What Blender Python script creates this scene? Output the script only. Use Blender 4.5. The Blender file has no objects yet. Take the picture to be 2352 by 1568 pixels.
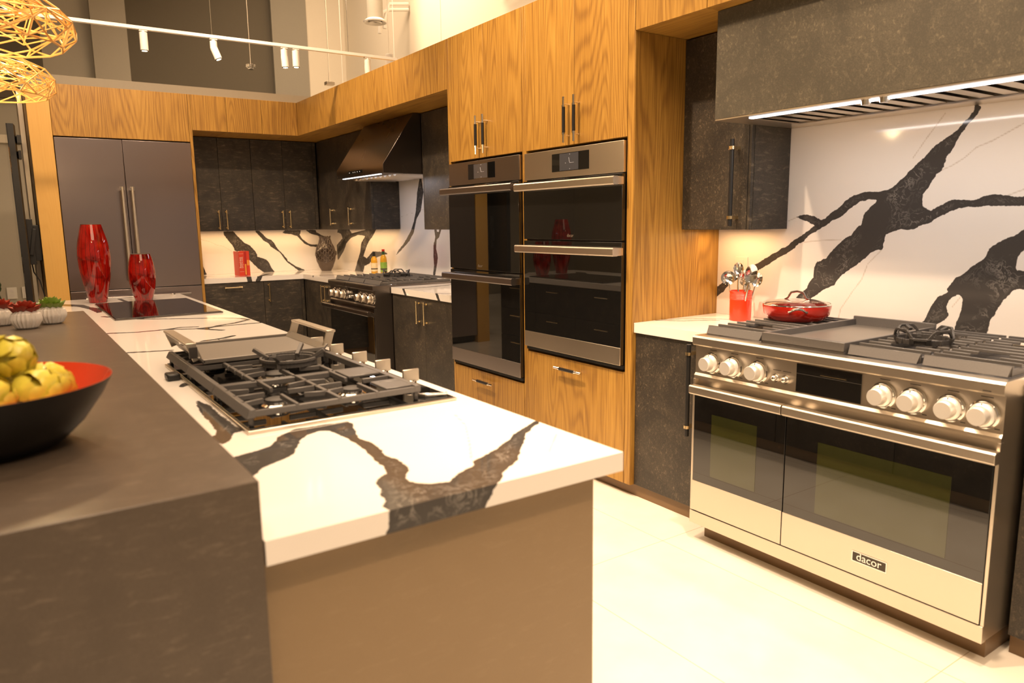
import bpy, math, random
import numpy as np
from mathutils import Vector, Matrix
PI = math.pi
random.seed(4)
scene = bpy.context.scene
COL = scene.collection

# ------------------------------------------------------------------ camera
yaw, pitch, roll = -0.6009, -0.1603, -0.0133
fw_ = Vector((-math.sin(yaw)*math.cos(pitch), math.cos(yaw)*math.cos(pitch), math.sin(pitch)))
rt_ = Vector((math.cos(yaw), math.sin(yaw), 0))
up_ = rt_.cross(fw_)
rt2 = rt_*math.cos(roll) + up_*math.sin(roll)
up2 = -rt_*math.sin(roll) + up_*math.cos(roll)
cam_d = bpy.data.cameras.new('camera')
cam = bpy.data.objects.new('camera', cam_d); COL.objects.link(cam)
cam.matrix_world = Matrix(((rt2.x, up2.x, -fw_.x, 0), (rt2.y, up2.y, -fw_.y, 0), (rt2.z, up2.z, -fw_.z, 1.4186), (0, 0, 0, 1)))
cam_d.sensor_width = 36.0
cam_d.lens = 1689.47*36.0/2352.0
cam_d.clip_start = 0.05
cam_d.dof.use_dof = True
cam_d.dof.focus_distance = 4.3
cam_d.dof.aperture_fstop = 3.2
scene.camera = cam

# ------------------------------------------------------------------ view, world, lights
scene.view_settings.view_transform = 'Standard'
scene.view_settings.look = 'None'
scene.view_settings.gamma = 1.0
scene.view_settings.use_curve_mapping = False
scene.view_settings.exposure = -0.34
world = bpy.data.worlds.new('world'); scene.world = world
world.use_nodes = True
bg = world.node_tree.nodes['Background']
bg.inputs[0].default_value = (1.0, 0.74, 0.50, 1); bg.inputs[1].default_value = 0.42
WARM = (1.0, 0.70, 0.445)

def area(name, loc, size, power, color=WARM, target=None, sy=None, spread=PI):
    l = bpy.data.lights.new(name, 'AREA'); l.energy = power; l.color = color; l.size = size
    if sy: l.shape = 'RECTANGLE'; l.size_y = sy
    l.spread = spread
    o = bpy.data.objects.new(name, l); COL.objects.link(o); o.location = loc
    d = (Vector(target) - Vector(loc)) if target else Vector((0, 0, -1))
    o.rotation_euler = d.to_track_quat('-Z', 'Y').to_euler()
    return o

def spot(name, loc, target, power, angle=70, blend=0.6, r=0.05, color=WARM):
    l = bpy.data.lights.new(name, 'SPOT'); l.energy = power; l.color = color
    l.spot_size = math.radians(angle); l.spot_blend = blend; l.shadow_soft_size = r
    o = bpy.data.objects.new(name, l); COL.objects.link(o); o.location = loc
    o.rotation_euler = (Vector(target) - Vector(loc)).to_track_quat('-Z', 'Y').to_euler()
    return o

area('ceiling_light_kitchen', (0.6, 4.2, 4.9), 3.0, 260, sy=5.0)
area('ceiling_light_front', (0.4, -0.8, 4.9), 3.0, 210, sy=3.0)
area('cream_wall_fill', (3.3, 8.2, 5.6), 1.6, 330, target=(4.9, 8.2, 3.2), sy=2.5)  # added fill lamp, aimed to brighten the cream wall alone
spot('track_lamp_aisle', (1.55, 0.9, 4.2), (1.95, 1.3, 0), 520, 62, 0.7, 0.06)
spot('track_lamp_range', (0.7, 1.9, 4.2), (2.35, 1.5, 0.4), 620, 60, 0.7, 0.06)
spot('track_lamp_tower', (0.5, 3.0, 4.2), (2.55, 3.5, 1.6), 700, 62, 0.8, 0.06)
spot('track_lamp_soffit', (0.7, 5.2, 4.2), (2.55, 5.9, 2.2), 520, 58, 0.8, 0.06)
spot('track_lamp_fridge', (0.9, 4.6, 4.2), (1.2, 7.5, 2.0), 430, 58, 0.8, 0.06)
spot('track_lamp_island', (0.7, 2.2, 4.2), (0.6, 1.9, 0.9), 120, 60, 0.8, 0.06)
spot('track_lamp_island', (0.7, 4.2, 4.2), (0.6, 4.4, 0.9), 260, 60, 0.8, 0.06)
spot('track_lamp_near', (0.5, -0.9, 4.2), (0.8, 0.6, 0.2), 330, 56, 0.8, 0.06)
area('under_cabinet_light_back', (2.25, 8.08, 1.36), 1.25, 4.2, (1, 0.60, 0.27), sy=0.05)
area('under_cabinet_light_corner', (3.05, 7.2, 1.36), 0.05, 4.2, (1, 0.60, 0.27), sy=1.3)
area('under_cabinet_light_range', (3.06, 2.46, 1.36), 0.06, 1.8, (1, 0.58, 0.25), sy=0.3)
area('hood_lamp_range', (2.72, 1.35, 1.842), 0.05, 7.5, (1.0, 0.90, 0.82), sy=1.4)
area('hood_lamp_far', (2.66, 5.98, 1.80), 0.05, 4, (0.95, 0.92, 1.0), sy=0.8)

# ------------------------------------------------------------------ materials
def newmat(name):
    m = bpy.data.materials.new(name); m.use_nodes = True
    nt = m.node_tree; b = nt.nodes['Principled BSDF']
    return m, nt, b
def N(nt, t, **kw):
    n = nt.nodes.new(t)
    for k, v in kw.items():
        if hasattr(n, k): setattr(n, k, v)
        else: n.inputs[k].default_value = v
    return n
def L(nt, a, b): nt.links.new(a, b)
def simple(name, col, rough=0.5, metal=0.0, spec=0.5, emit=None, es=0, coat=0, noise=0.0, nscale=40, trans=0, ior=1.5):
    m, nt, b = newmat(name)
    b.inputs['Base Color'].default_value = (*col, 1)
    b.inputs['Roughness'].default_value = rough; b.inputs['Metallic'].default_value = metal
    b.inputs['Specular IOR Level'].default_value = spec; b.inputs['IOR'].default_value = ior
    b.inputs['Coat Weight'].default_value = coat; b.inputs['Coat Roughness'].default_value = 0.04
    b.inputs['Transmission Weight'].default_value = trans
    if emit: b.inputs['Emission Color'].default_value = (*emit, 1); b.inputs['Emission Strength'].default_value = es
    if noise:
        tc = N(nt, 'ShaderNodeTexCoord'); n = N(nt, 'ShaderNodeTexNoise', Scale=nscale, Detail=4.0)
        L(nt, tc.outputs['Object'], n.inputs['Vector'])
        mx = N(nt, 'ShaderNodeMix', data_type='RGBA'); mx.blend_type = 'MULTIPLY'
        mx.inputs[0].default_value = 1
        mx.inputs[6].default_value = (*col, 1)
        r = N(nt, 'ShaderNodeMapRange'); r.inputs[3].default_value = 1-noise; r.inputs[4].default_value = 1+noise
        L(nt, n.outputs['Fac'], r.inputs[0]); L(nt, r.outputs[0], mx.inputs[7]); L(nt, mx.outputs[2], b.inputs['Base Color'])
    return m
def ramp(nt, stops):
    r = nt.nodes.new('ShaderNodeValToRGB'); cr = r.color_ramp
    while len(cr.elements) < len(stops): cr.elements.new(0.5)
    for e, (p, c) in zip(cr.elements, stops): e.position = p; e.color = (*c, 1)
    return r
def math_(nt, op, a, b=None, clamp=False):
    n = nt.nodes.new('ShaderNodeMath'); n.operation = op; n.use_clamp = clamp
    for i, v in enumerate((a, b)):
        if v is None: continue
        if isinstance(v, (int, float)): n.inputs[i].default_value = v
        else: L(nt, v, n.inputs[i])
    return n.outputs[0]

def wood_mat(name, c_dark, c_mid, c_light, rough=0.38, horizontal=False, seed=0.0, contrast=1.0):
    m, nt, b = newmat(name)
    tc = N(nt, 'ShaderNodeTexCoord'); oi = N(nt, 'ShaderNodeObjectInfo')
    sep = N(nt, 'ShaderNodeSeparateXYZ'); L(nt, tc.outputs['Object'], sep.inputs[0])
    u = math_(nt, 'ADD', sep.outputs[0], sep.outputs[1])
    v = sep.outputs[2]
    if horizontal: u, v = sep.outputs[0], sep.outputs[1]
    rnd = math_(nt, 'MULTIPLY', oi.outputs['Random'], 37.0)
    def noise(su, sv, detail, dist=0.0, off=0.0):
        cb = N(nt, 'ShaderNodeCombineXYZ')
        L(nt, math_(nt, 'MULTIPLY', u, su), cb.inputs[0]); L(nt, math_(nt, 'MULTIPLY', v, sv), cb.inputs[1])
        L(nt, math_(nt, 'ADD', rnd, off+seed), cb.inputs[2])
        n = N(nt, 'ShaderNodeTexNoise', Scale=1.0, Detail=detail, Distortion=dist); L(nt, cb.outputs[0], n.inputs['Vector'])
        return n.outputs['Fac']
    big = noise(4.6, 0.42, 1.0, 0.12)
    cath = math_(nt, 'SINE', math_(nt, 'MULTIPLY', big, 150.0))
    cath = math_(nt, 'MULTIPLY', math_(nt, 'ADD', cath, 1.0), 0.5)
    cath = math_(nt, 'POWER', cath, 2.0)
    fib = noise(260, 5.0, 3.0, 0.0, 3.0)
    fib2 = noise(150, 1.8, 3.0, 0.0, 9.0)
    tone = noise(2.0, 0.4, 1.0, 0.0, 5.0)
    s = math_(nt, 'ADD', math_(nt, 'MULTIPLY', cath, -0.15*contrast), math_(nt, 'MULTIPLY', fib, 0.62*contrast))
    s = math_(nt, 'ADD', s, math_(nt, 'MULTIPLY', fib2, 0.34*contrast))
    s = math_(nt, 'ADD', s, math_(nt, 'MULTIPLY', tone, 0.35))
    s = math_(nt, 'ADD', s, -0.10-0.52*(contrast-1))
    r = ramp(nt, [(0.31, c_dark), (0.53, c_mid), (0.76, c_light)])
    L(nt, s, r.inputs[0]); L(nt, r.outputs[0], b.inputs['Base Color'])
    b.inputs['Roughness'].default_value = rough
    bp = N(nt, 'ShaderNodeBump', Strength=0.06, Distance=0.002); L(nt, fib, bp.inputs['Height']); L(nt, bp.outputs[0], b.inputs['Normal'])
    return m

def slate_mat(name, base, light, amt=0.5, rough=0.5, scale=1.0):
    m, nt, b = newmat(name)
    tc = N(nt, 'ShaderNodeTexCoord'); oi = N(nt, 'ShaderNodeObjectInfo')
    ad = N(nt, 'ShaderNodeVectorMath', operation='ADD'); L(nt, tc.outputs['Object'], ad.inputs[0])
    sc = N(nt, 'ShaderNodeVectorMath', operation='SCALE'); sc.inputs[0].default_value = (3.1, 5.3, 2.2); L(nt, math_(nt, 'MULTIPLY', oi.outputs['Random'], 9.0), sc.inputs['Scale'])
    L(nt, sc.outputs[0], ad.inputs[1])
    big = N(nt, 'ShaderNodeTexNoise', Scale=6.0*scale, Detail=5.0, Roughness=0.6, Distortion=0.8); L(nt, ad.outputs[0], big.inputs['Vector'])
    mp = N(nt, 'ShaderNodeMapping'); mp.inputs['Rotation'].default_value = (0.75, 0.45, 0.6); mp.inputs['Scale'].default_value = (14*scale, 80*scale, 60*scale)
    L(nt, ad.outputs[0], mp.inputs[0])
    st = N(nt, 'ShaderNodeTexNoise', Scale=1.0, Detail=5.0, Roughness=0.7, Distortion=0.45); L(nt, mp.outputs[0], st.inputs['Vector'])
    fine = N(nt, 'ShaderNodeTexNoise', Scale=260.0*scale, Detail=2.0); L(nt, ad.outputs[0], fine.inputs['Vector'])
    r1 = N(nt, 'ShaderNodeMapRange'); L(nt, big.outputs['Fac'], r1.inputs[0]); r1.inputs[1].default_value = 0.35; r1.inputs[2].default_value = 0.75
    r2 = N(nt, 'ShaderNodeMapRange'); L(nt, st.outputs['Fac'], r2.inputs[0]); r2.inputs[1].default_value = 0.54; r2.inputs[2].default_value = 0.80
    f = math_(nt, 'ADD', math_(nt, 'MULTIPLY', r1.outputs[0], 0.20*amt), math_(nt, 'MULTIPLY', math_(nt, 'MULTIPLY', r2.outputs[0], math_(nt, 'ADD', r1.outputs[0], 0.25)), 1.2*amt))
    f = math_(nt, 'ADD', f, math_(nt, 'MULTIPLY', math_(nt, 'SUBTRACT', fine.outputs['Fac'], 0.5), 0.5*amt), clamp=True)
    mx = N(nt, 'ShaderNodeMix', data_type='RGBA'); L(nt, f, mx.inputs[0]); mx.inputs[6].default_value = (*base, 1); mx.inputs[7].default_value = (*light, 1)
    L(nt, mx.outputs[2], b.inputs['Base Color'])
    b.inputs['Roughness'].default_value = rough
    bp = N(nt, 'ShaderNodeBump', Strength=0.12, Distance=0.002); L(nt, st.outputs['Fac'], bp.inputs['Height']); L(nt, bp.outputs[0], b.inputs['Normal'])
    return m

def marble_mat(name, white=(0.86, 0.83, 0.80), rough=0.07):
    m, nt, b = newmat(name); b.inputs['Specular IOR Level'].default_value = 0.4
    tc = N(nt, 'ShaderNodeTexCoord')
    av = N(nt, 'ShaderNodeAttribute', attribute_name='vein'); ah = N(nt, 'ShaderNodeAttribute', attribute_name='hair')
    n1 = N(nt, 'ShaderNodeTexNoise', Scale=34.0, Detail=5.0, Roughness=0.62); L(nt, tc.outputs['Object'], n1.inputs['Vector'])
    d = math_(nt, 'ADD', av.outputs['Fac'], math_(nt, 'MULTIPLY', math_(nt, 'SUBTRACT', n1.outputs['Fac'], 0.5), 0.018)); d = math_(nt, 'SUBTRACT', d, 0.0025)
    mk = N(nt, 'ShaderNodeMapRange'); L(nt, d, mk.inputs[0]); mk.inputs[1].default_value = 0.001; mk.inputs[2].default_value = -0.001
    # pale crackle inside the dark veins
    n2 = N(nt, 'ShaderNodeTexNoise', Scale=22.0, Detail=6.0, Roughness=0.6, Distortion=1.2); L(nt, tc.outputs['Object'], n2.inputs['Vector'])
    rid = math_(nt, 'ABSOLUTE', math_(nt, 'SUBTRACT', n2.outputs['Fac'], 0.5))
    rr = N(nt, 'ShaderNodeMapRange'); L(nt, rid, rr.inputs[0]); rr.inputs[1].default_value = 0.035; rr.inputs[2].default_value = 0.0
    n3 = N(nt, 'ShaderNodeTexNoise', Scale=7.0, Detail=2.0); L(nt, tc.outputs['Object'], n3.inputs['Vector'])
    r3 = N(nt, 'ShaderNodeMapRange'); L(nt, n3.outputs['Fac'], r3.inputs[0]); r3.inputs[1].default_value = 0.42; r3.inputs[2].default_value = 0.62
    deep = N(nt, 'ShaderNodeMapRange'); L(nt, av.outputs['Fac'], deep.inputs[0]); deep.inputs[1].default_value = -0.004; deep.inputs[2].default_value = -0.02
    cr = math_(nt, 'MULTIPLY', math_(nt, 'MULTIPLY', rr.outputs[0], r3.outputs[0]), deep.outputs[0])
    cr = math_(nt, 'MULTIPLY', cr, 0.5)
    vc = N(nt, 'ShaderNodeMix', data_type='RGBA'); L(nt, cr, vc.inputs[0]); vc.inputs[6].default_value = (0.062, 0.058, 0.056, 1); vc.inputs[7].default_value = (0.42, 0.39, 0.36, 1)
    # hairlines
    dh = math_(nt, 'ADD', ah.outputs['Fac'], math_(nt, 'MULTIPLY', math_(nt, 'SUBTRACT', n1.outputs['Fac'], 0.5), 0.004))
    hk = N(nt, 'ShaderNodeMapRange'); L(nt, dh, hk.inputs[0]); hk.inputs[1].default_value = 0.0034; hk.inputs[2].default_value = 0.001; hk.inputs[4].default_value = 0.42
    cloud = N(nt, 'ShaderNodeTexNoise', Scale=3.0, Detail=3.0); L(nt, tc.outputs['Object'], cloud.inputs['Vector'])
    wc = N(nt, 'ShaderNodeMix', data_type='RGBA'); L(nt, cloud.outputs['Fac'], wc.inputs[0]); wc.inputs[6].default_value = (*[c*0.96 for c in white], 1); wc.inputs[7].default_value = (*white, 1)
    hm = N(nt, 'ShaderNodeMix', data_type='RGBA'); L(nt, hk.outputs[0], hm.inputs[0]); L(nt, wc.outputs[2], hm.inputs[6]); hm.inputs[7].default_value = (0.42, 0.34, 0.25, 1)
    fm = N(nt, 'ShaderNodeMix', data_type='RGBA'); L(nt, mk.outputs[0], fm.inputs[0]); L(nt, hm.outputs[2], fm.inputs[6]); L(nt, vc.outputs[2], fm.inputs[7])
    L(nt, fm.outputs[2], b.inputs['Base Color'])
    b.inputs['Roughness'].default_value = rough
    return m

def brushed(name, col, rough=0.3, axis=2, aniso=0.0):
    m, nt, b = newmat(name)
    b.inputs['Base Color'].default_value = (*col, 1); b.inputs['Metallic'].default_value = 1.0
    tc = N(nt, 'ShaderNodeTexCoord')
    n = N(nt, 'ShaderNodeTexNoise', Scale=3.0, Detail=2.0); L(nt, tc.outputs['Object'], n.inputs['Vector'])
    r = N(nt, 'ShaderNodeMapRange'); L(nt, n.outputs['Fac'], r.inputs[0]); r.inputs[3].default_value = rough-0.02; r.inputs[4].default_value = rough+0.02
    L(nt, r.outputs[0], b.inputs['Roughness'])
    b.inputs['Anisotropic'].default_value = aniso
    return m

def floor_mat():
    m, nt, b = newmat('glossy_cream_floor_tile')
    tc = N(nt, 'ShaderNodeTexCoord'); sep = N(nt, 'ShaderNodeSeparateXYZ'); L(nt, tc.outputs['Object'], sep.inputs[0])
    def line(o, org, pitch):
        f = math_(nt, 'FRACT', math_(nt, 'DIVIDE', math_(nt, 'SUBTRACT', sep.outputs[o], org-50*pitch), pitch))
        d = math_(nt, 'MULTIPLY', math_(nt, 'SUBTRACT', 0.5, math_(nt, 'ABSOLUTE', math_(nt, 'SUBTRACT', f, 0.5))), pitch)
        return math_(nt, 'LESS_THAN', d, 0.0016)
    g = math_(nt, 'MAXIMUM', line(0, 1.81, 0.6), line(1, 1.795, 1.2))
    n = N(nt, 'ShaderNodeTexNoise', Scale=5.0, Detail=4.0); L(nt, tc.outputs['Object'], n.inputs['Vector'])
    c = ramp(nt, [(0.3, (0.80, 0.76, 0.68)), (0.7, (0.86, 0.83, 0.76))]); L(nt, n.outputs['Fac'], c.inputs[0])
    mx = N(nt, 'ShaderNodeMix', data_type='RGBA'); L(nt, g, mx.inputs[0]); L(nt, c.outputs[0], mx.inputs[6]); mx.inputs[7].default_value = (0.55, 0.47, 0.36, 1)
    L(nt, mx.outputs[2], b.inputs['Base Color']); b.inputs['Roughness'].default_value = 0.12
    return m

def brick_mat():
    m, nt, b = newmat('stacked_stone_tile')
    tc = N(nt, 'ShaderNodeTexCoord'); mp = N(nt, 'ShaderNodeMapping'); mp.inputs['Rotation'].default_value = (0, PI/2, PI/2)
    L(nt, tc.outputs['Object'], mp.inputs[0])
    br = N(nt, 'ShaderNodeTexBrick', Scale=3.0); L(nt, mp.outputs[0], br.inputs['Vector'])
    br.inputs['Color1'].default_value = (0.22, 0.18, 0.12, 1); br.inputs['Color2'].default_value = (0.30, 0.25, 0.18, 1); br.inputs['Mortar'].default_value = (0.1, 0.08, 0.06, 1)
    br.inputs['Mortar Size'].default_value = 0.008
    L(nt, br.outputs[0], b.inputs['Base Color']); b.inputs['Roughness'].default_value = 0.6
    return m

def redvase_mat():
    m, nt, b = newmat('glossy_mottled_red_glass')
    tc = N(nt, 'ShaderNodeTexCoord'); n = N(nt, 'ShaderNodeTexNoise', Scale=9.0, Detail=4.0, Distortion=1.0); L(nt, tc.outputs['Object'], n.inputs['Vector'])
    c = ramp(nt, [(0.35, (0.10, 0.002, 0.001)), (0.5, (0.30, 0.006, 0.003)), (0.75, (0.42, 0.012, 0.005))]); L(nt, n.outputs['Fac'], c.inputs[0])
    sep = N(nt, 'ShaderNodeSeparateXYZ'); L(nt, tc.outputs['Object'], sep.inputs[0])
    ang = N(nt, 'ShaderNodeMath', operation='ARCTAN2'); L(nt, sep.outputs[1], ang.inputs[0]); L(nt, sep.outputs[0], ang.inputs[1])
    f = math_(nt, 'FRACT', math_(nt, 'ADD', math_(nt, 'MULTIPLY', ang.outputs[0], 22/(2*PI)), 11.0))
    ln = math_(nt, 'LESS_THAN', math_(nt, 'ABSOLUTE', math_(nt, 'SUBTRACT', f, 0.5)), 0.035)
    mx = N(nt, 'ShaderNodeMix', data_type='RGBA'); L(nt, ln, mx.inputs[0]); L(nt, c.outputs[0], mx.inputs[6]); mx.inputs[7].default_value = (0.02, 0.001, 0.001, 1)
    L(nt, mx.outputs[2], b.inputs['Base Color']); b.inputs['Roughness'].default_value = 0.03
    b.inputs['IOR'].default_value = 1.6
    return m

M = {}
WD, WM_, WL = (0.235, 0.115, 0.024), (0.385, 0.208, 0.040), (0.52, 0.305, 0.068)
M['wood'] = wood_mat('teak_veneer', WD, WM_, WL)
M['wood_h'] = wood_mat('teak_veneer_soffit_grain', WD, WM_, WL, horizontal=True)
M['oak'] = wood_mat('pale_oak_panel', (0.50, 0.28, 0.07), (0.60, 0.35, 0.09), (0.68, 0.42, 0.12), contrast=0.35)
M['slate'] = slate_mat('dark_slate_laminate', (0.026, 0.023, 0.020), (0.27, 0.215, 0.145), 0.7, 0.42)
M['slate_hood'] = slate_mat('dark_slate_hood_panel', (0.058, 0.053, 0.041), (0.27, 0.23, 0.16), 0.75, 0.45)
M['slate_bar'] = slate_mat('brown_slate_bar_top', (0.082, 0.063, 0.048), (0.24, 0.19, 0.145), 0.62, 0.30, 1.6)
M['island'] = slate_mat('brown_slate_island_panel', (0.27, 0.19, 0.105), (0.38, 0.285, 0.175), 0.45, 0.40)
M['marble'] = marble_mat('white_marble_with_charcoal_veins')
M['steel'] = brushed('brushed_stainless_steel', (0.72, 0.65, 0.55), 0.33)
M['satin'] = simple('satin_steel_knob', (0.95, 0.93, 0.90), 0.45, 0.75)
M['steel_bright'] = simple('polished_steel', (0.88, 0.86, 0.83), 0.12, 1.0)
M['fridge'] = brushed('dark_graphite_steel', (0.34, 0.295, 0.30), 0.30, aniso=0.5)
M['graphite'] = brushed('graphite_oven_steel', (0.36, 0.33, 0.32), 0.30)
M['darksteel'] = brushed('black_stainless', (0.20, 0.18, 0.17), 0.28)
M['brass'] = simple('champagne_brass', (0.86, 0.70, 0.42), 0.25, 1.0)
M['black'] = simple('black_metal', (0.012, 0.012, 0.013), 0.38, 0.0)
M['blackglass'] = simple('black_oven_glass', (0.006, 0.006, 0.006), 0.015, 0, 0.5, ior=1.85)
M['window'] = simple('green_tinted_oven_window', (0.030, 0.034, 0.008), 0.03, 0, 0.5, ior=1.9)
M['gap'] = simple('matte_black_vent_trim', (0.006, 0.006, 0.006), 0.7)  # plain black of the strip below the wall oven doors
M['castiron'] = simple('cast_iron', (0.105, 0.10, 0.098), 0.38, 0.0, noise=0.15, nscale=200)
M['castiron_dark'] = simple('dark_cast_iron', (0.045, 0.043, 0.043), 0.5, 0.0, noise=0.15, nscale=200)
M['griddle'] = simple('grey_griddle_plate', (0.28, 0.26, 0.24), 0.42, 0.7)
M['graywall'] = simple('grey_wall_paint', (0.33, 0.31, 0.26), 0.8, noise=0.03)
M['graylight'] = simple('light_grey_wall_paint', (0.47, 0.44, 0.37), 0.8, noise=0.03)
M['darkwall'] = simple('dark_taupe_wall_paint', (0.135, 0.118, 0.088), 0.8, noise=0.03)
M['cream'] = simple('cream_wall_paint', (0.80, 0.74, 0.62), 0.8, noise=0.02)
M['white'] = simple('white_painted_metal', (0.80, 0.78, 0.74), 0.4)
M['ceramic'] = simple('matte_white_ceramic', (0.80, 0.77, 0.74), 0.45)
M['plate'] = simple('white_plastic', (0.82, 0.80, 0.74), 0.4)
M['enamel'] = simple('orange_red_enamel', (0.72, 0.045, 0.012), 0.18, coat=0.5)
M['redpan'] = simple('metallic_red_enamel', (0.55, 0.02, 0.008), 0.22, 0.25, coat=0.6)
M['glass'] = simple('clear_glass', (0.95, 0.95, 0.93), 0.0, 0, trans=1.0)
M['gold'] = simple('gold_lattice', (0.95, 0.58, 0.20), 0.25, 0.5)
M['led'] = simple('white_led_strip', (1, 1, 1), 0.5, emit=(0.93, 0.92, 1.0), es=9)
M['bulb'] = simple('warm_bulb', (1, 1, 1), 0.5, emit=(1.0, 0.80, 0.5), es=9)
M['screen'] = simple('grey_lit_display', (0.05, 0.05, 0.055), 0.08, emit=(0.5, 0.5, 0.55), es=0.03)
M['uiwhite'] = simple('display_marks', (0.7, 0.7, 0.7), 0.5, emit=(0.85, 0.9, 1.0), es=0.35)
M['print'] = simple('dark_engraved_print', (0.05, 0.04, 0.03), 0.6)
M['redbook'] = simple('red_book_cloth', (0.62, 0.045, 0.018), 0.5)
M['redbook2'] = simple('dark_red_book_jacket', (0.42, 0.02, 0.015), 0.4)
M['orangelabel'] = simple('orange_jacket_print', (0.75, 0.30, 0.05), 0.5)
M['paper'] = simple('book_pages', (0.80, 0.74, 0.60), 0.8)
M['oil'] = simple('golden_oil_glass', (0.75, 0.42, 0.03), 0.05, trans=0.35)
M['vinegar'] = simple('brown_sauce_glass', (0.25, 0.05, 0.02), 0.06)
M['label_cream'] = simple('cream_label', (0.70, 0.58, 0.36), 0.5, noise=0.25, nscale=60)
M['label_green'] = simple('green_herb_label', (0.22, 0.38, 0.05), 0.5, noise=0.5, nscale=80)
M['redcap'] = simple('red_cap', (0.6, 0.02, 0.01), 0.35)
M['greencap'] = simple('dark_green_neck', (0.02, 0.08, 0.03), 0.35)
M['vase_dark'] = simple('matte_bronze_vase', (0.10, 0.075, 0.06), 0.5, 0.3)
M['petal_red'] = simple('dusty_red_petals', (0.33, 0.045, 0.022), 0.5, noise=0.4, nscale=25)
M['petal_green'] = simple('green_succulent_leaf', (0.22, 0.32, 0.05), 0.45, noise=0.4, nscale=25)
M['petal_core'] = simple('orange_flower_heart', (0.75, 0.33, 0.04), 0.5)
M['artichoke'] = simple('yellow_green_scales', (0.70, 0.62, 0.08), 0.32, noise=0.5, nscale=30)
M['bowl_in'] = simple('glossy_red_lacquer', (0.70, 0.055, 0.012), 0.12, coat=0.6)
M['bowl_out'] = simple('matte_black_lacquer', (0.008, 0.008, 0.009), 0.32)
M['redvase'] = redvase_mat()
M['floor'] = floor_mat()
M['brick'] = brick_mat()
M['leafdark'] = simple('dark_green_leaf', (0.02, 0.05, 0.015), 0.5)
M['kick'] = simple('brown_toe_kick', (0.20, 0.12, 0.055), 0.4)

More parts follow.
